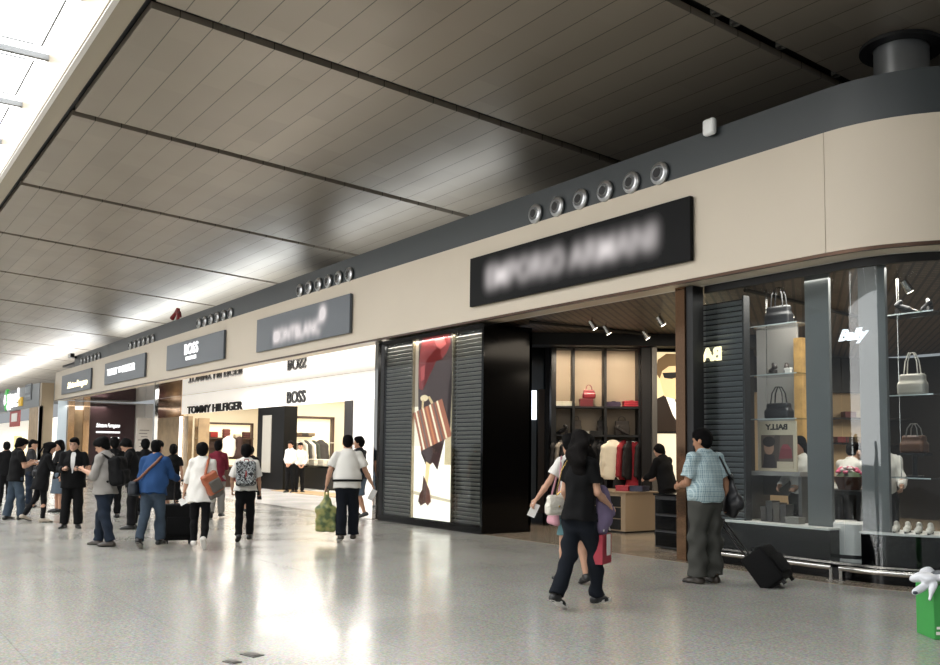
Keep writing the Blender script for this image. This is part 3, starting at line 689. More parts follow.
def blurred(txt,parent,w,h,size,x,z,sig,gain,shear=0,blob=None,nx=220,bold=.01):
    """soft white lettering, as unreadable as it is in the photograph: a finely divided face lit per vertex"""
    ny=max(20,int(nx*h/w)); g=np.zeros((ny,nx)); mb=MB().text(txt,(x,0,z),(1,0,0),(0,0,1),size,.002,'CENTER',shear,bold)
    rng=np.random.RandomState(3); bm=mb.bm; bmesh.ops.triangulate(bm,faces=bm.faces)
    T=np.array([[tuple(v.co) for v in f.verts] for f in bm.faces if abs(f.normal.y)>.5 or f.calc_area()>0]); bm.free()
    A=np.linalg.norm(np.cross(T[:,1]-T[:,0],T[:,2]-T[:,0]),axis=1); pk=rng.choice(len(T),90000,p=A/A.sum())
    r1=np.sqrt(rng.rand(90000)); r2=rng.rand(90000); P=T[pk,0]*(1-r1)[:,None]+T[pk,1]*(r1*(1-r2))[:,None]+T[pk,2]*(r1*r2)[:,None]
    if blob is not None:
        n=int(90000*blob[3]); P=np.vstack([P,np.c_[rng.normal(blob[0],blob[2],n),np.zeros(n),rng.normal(blob[1],blob[2],n)]])
    ix=((P[:,0]/w+.5)*nx).astype(int); iz=(P[:,2]/h*ny).astype(int); ok=(ix>=0)&(ix<nx)&(iz>=0)&(iz<ny); np.add.at(g,(iz[ok],ix[ok]),1)
    cell=w/nx; rad=int(3*sig/cell)+1; kx=np.exp(-.5*(np.arange(-rad,rad+1)*cell/sig)**2); kx/=kx.sum()
    g=np.apply_along_axis(lambda q:np.convolve(q,kx,'same'),0,g); g=np.apply_along_axis(lambda q:np.convolve(q,kx,'same'),1,g); g=np.clip(g/np.percentile(g,99)*gain,0,1.15)
    me=bpy.data.meshes.new('lettering'); vs=[((i+.5)/nx*w-w/2,-.094,(j+.5)/ny*h) for j in range(ny) for i in range(nx)]
    fs=[(j*nx+i,j*nx+i+1,(j+1)*nx+i+1,(j+1)*nx+i) for j in range(ny-1) for i in range(nx-1) if g[j:j+2,i:i+2].max()>.012]
    me.from_pydata(vs,[],fs); at_=me.attributes.new('lit','FLOAT','POINT'); at_.data.foreach_set('value',g.ravel().astype(np.float32))
    if 'lit_face' not in MATS:
        m=bpy.data.materials.new('lit_face'); m.use_nodes=True; nt=m.node_tree; nt.nodes.clear(); L=nt.links.new
        o=nt.nodes.new('ShaderNodeOutputMaterial'); e=nt.nodes.new('ShaderNodeEmission'); e.inputs[0].default_value=(1,.93,.92,1); tr=nt.nodes.new('ShaderNodeBsdfTransparent')
        a=nt.nodes.new('ShaderNodeAttribute'); a.attribute_name='lit'; x=nt.nodes.new('ShaderNodeMixShader'); e.inputs[1].default_value=.62
        L(a.outputs['Fac'],x.inputs[0]); L(tr.outputs[0],x.inputs[1]); L(e.outputs[0],x.inputs[2]); L(x.outputs[0],o.inputs['Surface']); MATS['lit_face']=m
    me.materials.append(MATS['lit_face']); ob=link(bpy.data.objects.new('lettering',me),parent); ob['label']='soft white lettering, out of focus'
t,w,h=sign('long black sign with blurred white lettering, largest of the shop signs',(470,258,306),(690,196.5,261.5),m_signblack)
blurred('EMPORIO ARMANI',t,w,h,.50,-.05,.29,.085,.85,bold=.012)
t,w,h=sign('slate grey sign with a blurred white word and star, left of the long black sign',(257,319,352),(350,294.5,333),m_signgrey)
blurred('MONTBLANC',t,w,h,.46,-.15,.16,.075,1.5,blob=(1.38,.60,.10,.20))
t,w,h=sign('slate grey sign reading BOSS with HUGO BOSS beneath',(167,345,371.5),(224,331,357.5),m_signgrey)
MB().text('BOSS',(-.15,-.10,.40),UX,UZ,.50,.03,'CENTER',bold=.006,stretch=1.15,spacing=1.08).build('lettering',m_lit,t)
MB().text('HUGO BOSS',(-.15,-.10,.21),UX,UZ,.16,.02,'CENTER',bold=.004,stretch=1.15).build('small_lettering',m_lit,t)
t,w,h=sign('slate grey sign reading TOMMY HILFIGER with a small flag',(105,364,384.5),(145,352.5,377),m_signgrey)
MB().text('TOMMY',(-2.55,-.10,.36),UX,UZ,.40,.03,'LEFT',bold=.005,stretch=1.15).build('lettering',m_lit,t)
MB().text('HILFIGER',(-.1,-.10,.36),UX,UZ,.40,.03,'LEFT',bold=.005,stretch=1.15).build('lettering',m_lit,t)
MB().box((-.48,-.10,.51),(.42,.02,.24)).build('flag',m_lit,t)
t,w,h=sign('slate grey sign with cream script lettering, farthest of the shop signs',(62,376,394.5),(91,368,388.5),m_signgrey)
MB().text('Salvatore Ferragamo',(.45,-.10,.24),UX,UZ,.42,.03,'CENTER',.35,bold=.008,stretch=1.2).build('lettering',m_litgold,t)

# ---- round air nozzles, six above each sign
NZ=[(-11.88,-9.04,'the long black sign'),(-21.40,-18.69,'the slate sign with the blurred word'),(-29.2,-26.35,'the BOSS sign'),(-37.5,-34.4,'the TOMMY HILFIGER sign'),(-46.2,-42.7,'the farthest slate sign')]
m_nring=mat('nozzle_aluminium','#b9babb',.3,.85); m_nhole=mat('nozzle_dark','#141414',.5)
RY=Matrix.Rotation(math.pi/2,3,'X')
proto=None
for x0,x1,w in NZ:
    for i in range(6):
        x=x0+(x1-x0)*i/5; lab='round silver air nozzle above %s, %s from the left'%(w,ORD[i])
        if proto is None:
            proto=t=thing('air_nozzle',lab,'air nozzle',(x,D,5.50),0,'air nozzles above '+w)
            MB().lathe([(.165,0),(.165,.03),(.14,.055),(.115,.06),(.105,.03),(.09,.02)],n=32,M=RY).build('ring',m_nring,t,True)
            MB().lathe([(.092,.0),(.088,.05),(.07,.075),(.05,.07)],n=28,M=RY).build('inner_cone',m_nring,t,True)
            MB().lathe([(.072,.055),(.07,.078),(0.001,.078)],n=24,M=RY).build('opening',m_nhole,t)
        else:
            t=copy_tree(proto); t.location=(x,D,5.50); t['label']=lab; t['group']='air nozzles above '+w
# ---- small devices on the bulkhead
t=thing('wireless_access_point','white rounded box mounted on the top edge of the bulkhead','access point',(-8.07,D,5.80))
MB().box((0,-.07,.09),(.20,.10,.23),bev=.045,seg=4).build('housing',mat('white_plastic','#efefed',.35),t,True)
MB().box((0,0,.06),(.08,.08,.12)).build('bracket',m_dkmetal,t)
t=thing('surveillance_camera','small white camera box at the far end of the bulkhead','camera',(-47.5,D-.05,5.75))
MB().box((-.1,-.15,.12),(.5,.22,.22),bev=.03).build('housing',mat('white_plastic','#efefed',.35),t,True)
MB().box((.17,-.15,.12),(.06,.18,.18)).build('lens_hood',m_mblack,t); MB().box((0,0,.05),(.08,.2,.1)).build('bracket',m_dkmetal,t)
m_red=mat('fire_red','#8d2a2c',.4)
t=thing('water_cannon','red fire water cannon standing on the bulkhead','water cannon',(yp(178,317,D+.3).x,D+.3,BT))
MB().cone((0,0,0),(0,0,.30),.07,.055).cone((0,0,.0),(0,0,.03),.13).build('stand',m_red,t,True)
MB().tube([(0,0,.28),(.02,0,.40),(-.10,0,.46),(-.22,0,.40)],.07,10).build('body',m_red,t,True)
MB().cone((-.20,0,.42),(-.52,-.05,.22),.05,.085).build('barrel',m_red,t,True)
MB().lathe([(.0,-.05),(.10,-.05),(.10,.05),(0,.05)],(-.05,0,.44),16,Matrix.Rotation(math.pi/2,3,'X')).build('motor_housing',m_red,t,True)
MB().tube([(.02,0,.38),(.22,0,.36),(.30,0,.18)],.04,8).build('handle',mat('dark_red','#5d1d20',.4),t,True)
for px,lab in ((70.5,0),):
    pass
# ================================================================== DISPLAY CASE WITH LIT POSTER
XL,XR=-17.15,-13.38
t=case=thing('display_case','tall black display case with louvred sides and a lit poster','display case',((XL+XR)/2,D,0))
w=XR-XL; hx=w/2
MB().box((0,.56,.06),(w,1.12,.12)).build('plinth',m_black,t)
MB().box((0,1.10,1.92),(w,.06,3.6)).box((hx-.03,.57,1.92),(.06,1.12,3.6)).box((-hx+.03,.57,1.92),(.06,1.12,3.6)).box((0,.57,3.76),(w,1.12,.08)).build('cabinet',m_black,t)
MB().box((-hx+.09,.035,1.92),(.14,.07,3.6)).build('side_post',m_mblack,t)
def lx(px): return yp(px,430,D).x-case.location.x
m_slat=mat('grey_slat','#a39c92',.4,.3); m_slatback=mat('slat_back','#141312',.5)
def louvre(x0,x1,nm,z0=.14,z1=3.72,pitch=.078,parent=None,y=.08,m=None):
    q=MB(); n=int((z1-z0)/pitch)
    for i in range(n): q.box(((x0+x1)/2,y,z0+pitch*(i+.5)),(x1-x0,.012,pitch*.78),(.75,0,0))
    o=q.build(nm,m or m_slat,parent); MB().box(((x0+x1)/2,y+.05,(z0+z1)/2),(x1-x0,.02,z1-z0)).build('backing_board',m_slatback,o); return o
louvre(lx(381),lx(408),'louvre_panel',parent=t); louvre(lx(452),hx-.02,'louvre_panel',parent=t)
# poster: a figure in a dark coat with red flowers, carrying a striped bag
x0,x1=lx(411),lx(451); pz0,pz1=.14,3.72
MB().box(((x0+x1)/2,.10,(pz0+pz1)/2),(x1-x0,.05,pz1-pz0)).build('lightbox',m_white,t)
for x in (x0,x1): MB().box((x,.06,(pz0+pz1)/2),(.035,.09,pz1-pz0)).build('poster_frame',mat('pale_gold_metal','#a89c84',.25,.8),t)
def emi(nm,c,s): return mat(nm,c,.35,emit=c,estr=s)
def art(parent,nm,o,u,v,W_,H_,polys,lift=.0015):
    """flat printed picture: list of (colour, strength, polygon in 0..1) each a hair above the last"""
    bm=bmesh.new(); ms=[]; n=Vector(u).cross(Vector(v))
    for i,(c,s,pl) in enumerate(polys):
        m=emi('print_'+c.strip('#')+'_%d'%int(s*100),c,s)
        if m not in ms: ms.append(m)
        f=bm.faces.new([bm.verts.new(Vector(o)+Vector(u)*(a*W_)+Vector(v)*(b*H_)+n*(lift*i)) for a,b in pl]); f.material_index=ms.index(m)
    bmesh.ops.triangulate(bm,faces=[f for f in bm.faces if len(f.verts)>4])
    me=bpy.data.meshes.new(nm); bm.to_mesh(me); bm.free()
    for m in ms: me.materials.append(m)
    return link(bpy.data.objects.new(nm,me),parent)
def circ(cx,cy,rx,ry,n=18,a0=0,a1=2*math.pi): return [(cx+rx*math.cos(a0+(a1-a0)*i/n),cy+ry*math.sin(a0+(a1-a0)*i/n)) for i in range(n)]
S_=.95
P_=[('#fff6e6',1.1*S_,[(0,0),(1,0),(1,.52),(0,.52)]),('#b9a894',.5*S_,[(0,.5),(1,.5),(1,1),(0,1)]),('#f3e6cf',.9*S_,[(.0,.40),(.22,.40),(.10,.62),(0,.62)]),
('#d8c39c',.7*S_,[(.78,.3),(1,.3),(1,.92),(.84,.92)]),
('#d9c9ad',.7*S_,[(0,.13),(1,.10),(1,.115),(0,.15)]),
('#4d3733',.30*S_,[(.1,1),(.92,1),(.95,.84),(.86,.72),(.84,.55),(.92,.5),(.78,.43),(.62,.27),(.5,.31),(.36,.28),(.2,.36),(.12,.55),(.1,.75)]),
('#8c2f2e',.45*S_,[(.2,1),(.86,1),(.9,.95),(.8,.9),(.7,.87),(.6,.93),(.5,.91),(.42,.86),(.3,.88),(.3,.78),(.22,.71),(.12,.72),(.1,.82),(.14,.93)]),
('#c9605a',.5*S_,[(.5,.985),(.74,.985),(.8,.95),(.66,.925),(.56,.945)]),('#b84a48',.5*S_,[(.16,.84),(.28,.85),(.26,.77),(.17,.76)]),
('#57403c',.30*S_,[(.14,.70),(.36,.72),(.34,.64),(.24,.6),(.16,.62)]),
('#e7cfa6',.8*S_,circ(.27,.665,.10,.018)),
('#d7b98a',.7*S_,[(.22,.655),(.27,.655),(.24,.56),(.19,.56)]),('#d7b98a',.7*S_,[(.36,.67),(.41,.675),(.6,.60),(.55,.59)]),
('#a9654a',.6*S_,[(.0,.585),(.72,.655),(.97,.455),(.22,.372)])]
for i,c in enumerate(('#f4e3c6','#7b6358','#f1dcb8','#c47a52','#f4e3c6','#6e5850','#f1dcb8')):
    a=.07+.125*i; b=a+.055
    P_.append((c,.8*S_,[(a*.72,.585+.07*a),(b*.72,.585+.07*b),(.22+.75*b,.372+.083*b),(.22+.75*a,.372+.083*a)]))
P_+= [('#efcf9a',.9*S_,[(.36,.315),(.46,.30),(.44,.24),(.40,.18),(.33,.18),(.35,.25)]),
('#5a3428',.35*S_,[(.30,.24),(.40,.19),(.44,.14),(.36,.09),(.24,.07),(.17,.095),(.2,.13),(.27,.16)]),('#6e3d2c',.4*S_,[(.38,.20),(.46,.16),(.5,.1),(.42,.075),(.36,.09),(.37,.14)])]
art(t,'poster_print',(x0,.072,pz0),(1,0,0),(0,0,1),x1-x0,pz1-pz0,P_)
MB().box((.09,.012,1.92),(w-.16,.012,3.58)).build('glass_front',m_glass,t)
area('poster_case_light',(-15.3,D+.04,3.68),(3.5,.05),16,(1,.93,.84))  # added inside the case to bring out the louvre slats
# ================================================================== FOOT RAILS
def rail(label,path,posts,z):
    t=thing('foot_rail',label,'rail',tuple(posts[0])+(0,))
    o=Vector((posts[0][0],posts[0][1],0)); f=lambda x,y,zz: Vector((x,y,zz))-o
    MB().tube([f(x,y,z) for x,y in path],.032,12).build('rail_tube',m_steel,t,True)
    for x,y in posts:
        q=MB().cone(f(x,y,.012),f(x,y,z),.022,n=14); q.build('post',m_steel,t,True)
        MB().cone(f(x,y,0),f(x,y,.012),.06,n=20).build('foot_plate',m_steel,t,True)
zr=yp(741,556,9.87).z
rail('straight steel foot rail in front of the louvred shop window',[(-8.72,9.87),(XJ-.06,9.87)],[(-8.70,9.87),(XJ-.07,9.87)],zr)
rp=[(XJ+.05,9.87)]+arcpath(.30,XC,12)[1:]
rail('curved steel foot rail around the corner shop window',rp,[(XJ+.06,9.87),rp[9],rp[-1]],zr)
# ================================================================== GENERIC GOODS
def M(n,c,r=.6,**k): return mat(n,c,r,**k)
black_l=M('black_leather','#17171a',.4); 
def sdf_bag(label,cat_,loc,size,m,rz=0,handle='top',name='handbag',hm=None,group=None,soft=.2,flap=False,hl=None):
    """size = width, depth, height; base of the bag at loc"""
    w,d,h=size; t=thing(name,label,cat_,loc,rz,group); S=Sdf(); rr=min(w,d,h)*soft
    S.rbox((0,0,h*.30),(w*.5,d*.5,h*.30),rr,k=.03); S.rbox((0,0,h*.62),(w*.45,d*.36,h*.38),rr,k=.03)
    sdfobj('bag_body',S,max(.006,min(size)/14),m,t,wr=.0)
    hm=hm or m; r=max(.006,w*.022); H=hl or h*.55
    if handle=='top':
        for y in (-.3*d,.3*d): MB().tube([(-w*.25,y,h*.93),(-w*.2,y*.8,h+H*.6),(-w*.08,y*.5,h+H),(w*.08,y*.5,h+H),(w*.2,y*.8,h+H*.6),(w*.25,y,h*.93)],r,8).build('handle',hm,t,True)
    if flap: MB().box((0,-d*.5-.004,h*.66),(w*.86,.012,h*.5),bev=.005).build('flap',hm,t,True); MB().ball((0,-d*.5-.014,h*.45),(w*.05,.008,w*.04),10).build('clasp',mat('gold','#b79a5b',.25,1),t,True)
    return t
def gift_box(label,loc,size,c,rz=0,group=None,name='gift_box'):
    t=thing(name,label,'box',loc,rz,group); w,d,h=size
    m=mat('card_'+c.strip('#'),c,.5); MB().box((0,0,h*.36),(w,d,h*.72),bev=.004).build('box_base',m,t); MB().box((0,0,h*.84),(w+.012,d+.012,h*.32),bev=.004).build('lid',m,t); return t
def folded(label,loc,size,c,rz=0,group=None,n=3):
    t=thing('folded_sweater',label,'folded clothes',loc,rz,group); w,d,h=size; m=mat('knit_'+c.strip('#'),c,.9,bump=.3,bscale=120)
    S=Sdf()
    for i in range(n): S.rbox(((i%2)*.008-.004,0,h*(i+.5)/n),(w/2,d/2,h/n*.56),h/n*.5,k=.004)
    sdfobj('stack',S,max(.008,h/n/4),m,t); MB().tube([(-w*.12,-d*.5,h*.98),(0,-d*.36,h*1.02),(w*.12,-d*.5,h*.98)],.012,6).build('collar',m,t,True); return t
def shoe_pair(label,loc,rz,c,heel=.0,group=None,name='shoe'):
    t=thing(name,label,'shoe',loc,rz,group); m=mat('shoe_'+c.strip('#'),c,.3); S=Sdf()
    S.cap((-.09,0,.055+heel),(.03,0,.045+heel*.35),.034,.036,flat=((0,0,1),.9),cut=((0,0,.008),(0,0,-1))); S.cap((.03,0,.035+heel*.3),(.13,0,.022),.037,.022,flat=((0,0,1),.8),cut=((0,0,.006),(0,0,-1)))
    S.cap((-.095,0,.07+heel),(-.06,0,.1+heel),.033,.03)
    sdfobj('upper',S,.008,m,t); MB().box((-.1,0,(.02+heel)/2),(.05,.05,.02+heel)).build('heel',mat('heel_dark','#1a1512',.5),t); MB().tube([(-.11,0,.012+heel),(-.02,0,.01+heel*.5),(.06,0,.006),(.15,0,.006)],.012,6).build('sole',mat('heel_dark','#1a1512',.5),t); return t
# hanging clothes: two cut patterns, copied along the rails
def garment_mesh(kind):
    S=Sdf()
    if kind=='jacket':
        S.cap((-.17,0,-.07),(.17,0,-.07),.05,flat=((0,1,0),.8)); S.cap((0,0,-.1),(0,0,-.62),.19,.21,flat=((0,1,0),.30),k=.05,cut=((0,0,-.72),(0,0,-1)))
        for s in (1,-1): S.cap((s*.19,0,-.09),(s*.25,.01,-.62),.062,.05,flat=((0,1,0),.8),k=.03)
    elif kind=='dress':
        S.cap((-.12,0,-.07),(.12,0,-.07),.045,flat=((0,1,0),.8)); S.cap((0,0,-.1),(0,0,-.42),.16,.13,flat=((0,1,0),.35),k=.05); S.cap((0,0,-.42),(0,0,-.86),.13,.23,flat=((0,1,0),.35),k=.05,cut=((0,0,-.92),(0,0,-1)))
    V,F=S.mesh(.012,.0035,4); return V,F
GM={}
def garment(label,kind,loc,rz,c,group,part=True,sc_=1):
    t=thing('hanging_'+kind,label,kind,loc,rz,group); m=mat('cloth_'+c.strip('#'),c,.85,bump=.2,bscale=80)
    if kind not in GM:
        V,F=garment_mesh(kind); o=npmesh('cloth',V,F,m,t); GM[kind]=o.data
        GM['hook']=MB().tube([(0,0,-.03),(0,0,.015),(.012,0,.03),(.022,0,.04),(.016,0,.055),(0,0,.058),(-.012,0,.05)],.004,6).tube([(-.19,0,-.09),(-.06,0,-.035),(.06,0,-.035),(.19,0,-.09)],.007,6)
        GM['hook']=GM['hook'].build('hanger',mat('hanger_metal','#6b665f',.3,.8),t,True).data
    else:
        if 'k'+kind not in GM: pass
        o=link(bpy.data.objects.new('cloth',GM[kind]),t); o.material_slots[0].link='OBJECT'; o.material_slots[0].material=m
        link(bpy.data.objects.new('hanger',GM['hook']),t)
    if sc_!=1: t.scale=(sc_,)*3
    return t
garment_first=True
# ================================================================== BOUTIQUE SHELVING
t=thing('shelving_unit','black framed wall shelving with lit beige back panels in the boutique','shelving',tuple(sw(0,0,0)),YAW)
z1,z2,zr_=spz(405.5),spz(434),spz(441)
wS=spx(640)
MB().box((wS/2,.40,2.6),(wS,.03,2.1)).build('back_panel',mat('shelf_back','#a3927c',.6),t)
MB().box((wS/2,.40,.78),(wS,.03,1.5)).build('lower_back_panel',mat('shelf_back_dark','#37302a',.6),t)
for i,x in enumerate((spx(553.5),spx(573.5),spx(605.5),spx(640))):
    ww=(.10,.05,.05,.06)[i]; MB().box((x,.2,1.82),(ww,.42,3.64)).build('upright',m_mblack,t)
for z in (z1-.03,z2-.03,.12): MB().box((wS/2,.2,z),(wS,.42,.04)).build('shelf',m_mblack,t)
MB().box((spx(647),.12,1.85),(.26,.5,3.7)).build('side_panel',mat('black_brown','#141110',.4),t)
MB().box((spx(653),-.02,1.9),(.10,.35,3.5)).build('lit_edge',mat('grey_post','#77736c',.3,.5),t)  # plain grey post at the end of the shelving
MB().cone((0.04,.12,zr_),(wS,.12,zr_),.014,n=12).build('hanging_rail',m_steel,t,True)
MB().box((wS/2,.2,3.62),(wS,.42,.06)).build('top_panel',m_mblack,t)
for i,x in enumerate((spx(563),spx(589),spx(622))):
    p=sw(x,-.25,3.45); spot('shelf_spot',p,sw(x,.3,2.2),26,170); 
    p=sw(x,-.5,3.5); spot('rail_spot',p,sw(x,.2,1.2),34,110)
def sh(px,py_or_z,dy=.18): return tuple(sw(spx(px),dy,py_or_z))
zs=z1-.01; zm=z2-.01
gift_box('cream flat box on the upper boutique shelf, left end',sh(559,zs),(.20,.24,.10),'#d9d3c0',YAW)
gift_box('larger cream box on the upper boutique shelf, second from the left',sh(569,zs),(.24,.26,.10),'#e2dcc9',YAW)
gift_box('dark red box under the red handbag on the upper boutique shelf',sh(587,zs),(.26,.22,.16),'#5e1a1f',YAW)
sdf_bag('small dark red handbag on top of a box on the boutique shelf','handbag',sh(590,zs+.165),(.26,.14,.18),M('red_leather','#6d1f24',.35),YAW,hl=.10)
folded('folded navy and maroon scarf on the upper boutique shelf',sh(614,zs),(.30,.3,.10),'#33263a',YAW)
folded('folded bright red sweater on the upper boutique shelf',sh(632,zs),(.30,.3,.12),'#9c2430',YAW)
gm_=M('smoke_leather','#6f675d',.5)
for i,(px,c,w_) in enumerate(((578,'#5c534a',.20),(604,'#4a433c',.22),(624,'#544b42',.32))):
    sdf_bag(('brown-grey handbag on the middle boutique shelf at the left','dark handbag on the middle boutique shelf at the centre upright','wide grey-brown handbag behind the black and white shoe')[i],'handbag',sh(px,zm,.26),(w_,.12,.30),M('bag_'+c[1:],c,.5),YAW,hl=.08)
gift_box('white box on the middle boutique shelf',sh(584,zm,.08),(.20,.14,.07),'#d8d2c2',YAW)
gift_box('black box on the middle boutique shelf',sh(597,zm,.08),(.24,.14,.08),'#15130f',YAW)
shoe_pair('black and white high-heeled shoe on the middle boutique shelf',sh(622,zm,.07),YAW+.2,'#2a2624',.08,name='high_heeled_shoe')
shoe_pair('black high-heeled shoe at the left end of the middle boutique shelf',sh(562,zm,.07),YAW+2.8,'#191716',.08,name='high_heeled_shoe')
gs=[(558,'#1f1d1d','jacket'),(563,'#8b8378','jacket'),(568,'#1a1a1c','jacket'),(574,'#26211f','jacket'),(580,'#bdb29c','dress'),(586,'#121213','jacket'),(592,'#b9ac90','jacket'),(598,'#131315','jacket'),(603,'#18171a','dress'),(613,'#e6dcc4','jacket'),(620,'#161415','dress'),(625,'#8e222a','jacket'),(631,'#191516','jacket'),(637,'#a0222c','dress'),(643,'#171314','jacket')]
NMC={'#1f1d1d':'near-black','#8b8378':'grey-beige','#1a1a1c':'black','#26211f':'dark brown','#bdb29c':'beige','#121213':'black','#b9ac90':'tan-cream','#131315':'black','#18171a':'black','#e6dcc4':'cream white','#161415':'black','#8e222a':'dark red','#191516':'black','#a0222c':'bright red','#171314':'black'}
for i,(px,c,kd) in enumerate(gs):
    garment('%s %s on the boutique rail, %s from the left'%(NMC[c],kd,(ORD+['thirteenth','fourteenth','last'])[i]),kd,tuple(sw(spx(px),(.12 if px!=613 else .02),zr_-.05)),YAW+(.9 if px not in(613,637) else .1),c,'clothes on the boutique rail')
# lit poster of a man in sunglasses
pt=thing('lightbox_poster','lit wall poster of a man wearing dark sunglasses and a suit','poster',tuple(sw(spx(657),.1,0)),YAW)
pw=1.35; pz0,pz1=spz(430),spz(350)
MB().box((pw/2,.04,(pz0+pz1)/2),(pw+.06,.06,pz1-pz0+.06)).build('frame',m_mblack,pt)
q=[('#f2dfae',.75,[(0,0),(1,0),(1,1),(0,1)]),('#f9efcf',.95,[(.45,.3),(1,.3),(1,1),(.75,1)]),
('#3a2b1e',.12,[(0,.40),(.14,.46),(.3,.5),(.42,.42),(.6,.30),(.8,.42),(.95,.36),(1,0),(0,0)]),
('#fbf3df',1.0,[(.15,.44),(.30,.48),(.36,.40),(.46,.2),(.5,.02),(.40,.02),(.26,.2)]),
('#2a2018',.1,[(.27,.44),(.33,.44),(.44,.2),(.40,.12)]),
('#e9cf98',.75,[(.10,.52),(.13,.44),(.3,.40),(.42,.46),(.5,.55),(.55,.7),(.52,.82),(.3,.88),(.08,.8),(.06,.65)]),
('#c9a468',.45,[(.30,.58),(.42,.57),(.43,.555),(.30,.565)]),('#d8b87c',.55,[(.30,.70),(.36,.69),(.38,.62),(.32,.62)]),
('#8a6a3f',.3,[(.0,.74),(.03,.9),(.16,.98),(.38,.98),(.55,.92),(.6,.8),(.55,.76),(.4,.83),(.2,.82),(.1,.76),(.06,.66)]),
('#14100c',.02,[(.10,.735),(.58,.76),(.58,.70),(.46,.67),(.36,.69),(.30,.70),(.24,.66),(.13,.67)])]
art(pt,'poster_print',(0,.005,pz0),(1,0,0),(0,0,1),pw,pz1-pz0,q)
t=thing('lit_display_niche','white lit display niche under the sunglasses poster','display niche',tuple(sw(spx(657),.1,0)),YAW)
MB().box((pw/2,.06,(.9+pz0-.05)/2),(pw,.05,pz0-.95)).build('lit_back',mat('lit_niche','#f3ead2',.5,emit='#fff0d2',estr=.55),t); MB().box((pw/2,-.1,.9),(pw,.5,.05)).build('ledge',m_mblack,t); MB().box((pw/2,-.05,.44),(pw,.4,.87)).build('drawer_base',m_mblack,t)
# counter with folded goods
t=thing('display_counter','low beige counter with black drawer front in the boutique entrance','counter',(-12.95,12.45,0))
MB().box((0,0,.02),(1.4,.9,.04)).build('toe_kick',m_mblack,t)
MB().box((0,.0,.39),(1.44,.92,.70)).build('body',mat('counter_beige','#9f8a70',.45),t)
MB().box((0,0,.745),(1.48,.98,.03),bev=.004).build('top',mat('counter_top','#8d7a63',.3),t)
for i in range(3):
    o=MB().box((-.02,-.47,.16+.21*i),(1.24,.03,.19),bev=.004).build('drawer',m_mblack,t); MB().box((-.02,-.49,.16+.21*i),(.3,.02,.012)).build('pull',m_steel,o)
cz_=.762
folded('folded maroon patterned shirt on the beige counter',tuple(gp(615,487,cz_)+Vector((-.05,.25,0))),(.38,.34,.08),'#5b2f33',.4)
gift_box('bright red flat box on the beige counter',(-12.66,12.40,cz_),(.26,.26,.10),'#a32833',.3)
gift_box('navy blue flat box at the end of the beige counter',(-12.40,12.52,cz_),(.28,.26,.10),'#262840',.25)
t=thing('black_cabinet','low black drawer cabinet beside the entrance pillar','cabinet',(-9.9,11.0,0))
MB().box((0,0,.42),(.62,.7,.80)).build('body',m_mblack,t); MB().box((0,0,.84),(.66,.74,.03)).build('top',m_black,t)
for i in range(3): MB().box((0,-.36,.16+.25*i),(.56,.02,.22),bev=.004).build('drawer',m_black,t)
# ceiling track spots in the boutique
def track_light(label,p,tgt):
    t=thing('track_spotlight',label,'spotlight',tuple(p),0,'track spotlights in the boutique ceiling')
    d=(Vector(tgt)-Vector(p)).normalized()
    MB().cone((0,0,.0),(0,0,.12),.012).build('stem',m_steel,t); MB().cone(Vector(d)*-.07,Vector(d)*.10,.045,.055,n=18).build('head',m_steel,t,True)
    MB().cone(Vector(d)*.101,Vector(d)*.108,.045,n=18).build('lamp',mat('spot_lamp','#fff',.5,emit='#fff2dc',estr=9),t)
TL=[(453+140,318,'over the left of the entrance'),(477+183,320,'over the right of the entrance'),(606,329,'third along the ceiling track'),(645,334,'fourth along the ceiling track'),(788,313,'behind the hanging black bag'),(906,285,'near the curved corner glass')]
TL[0]=(592,324,TL[0][2])
for px,py,w in TL: 
    p=gp(px,py,3.74); track_light('steel ceiling spotlight '+w,p,p+Vector((.3,.6,-1)))
for a,b,lb in (((530,322),(676,338),'thin black lighting track on the boutique ceiling behind the entrance'),((745,290),(860,318),'thin black lighting track on the ceiling behind the shop window')): tag(MB().tube([gp(a[0],a[1],3.83),gp((a[0]+b[0])/2,(a[1]+b[1])/2-1,3.83),gp(b[0],b[1],3.83)],.03,8).build('lighting_track',m_mblack),lb,'track')
# ================================================================== RIGHT SHOW WINDOW GOODS
XSC=yp(692,430,10.2).x
t=thing('louvre_screen','tall grey louvred screen behind the shop window beside the pillar','louvre screen',(XSC,10.22,0))
xw=yp(746,430,10.25).x-XSC
q=MB(); pitch=.075; n=int(3.4/pitch)
for i in range(n): q.box((xw/2,.03,.25+pitch*(i+.5)),(xw,.012,pitch*.8),(.7,0,0))
q.build('slats',mat('dark_slat','#7d8284',.35,.4),t); MB().box((xw/2,.12,1.95),(xw,.03,3.4)).build('backing_board',m_mblack,t)
for x in (0,xw): MB().box((x,.05,1.95),(.03,.12,3.45)).build('side_frame',m_mblack,t)
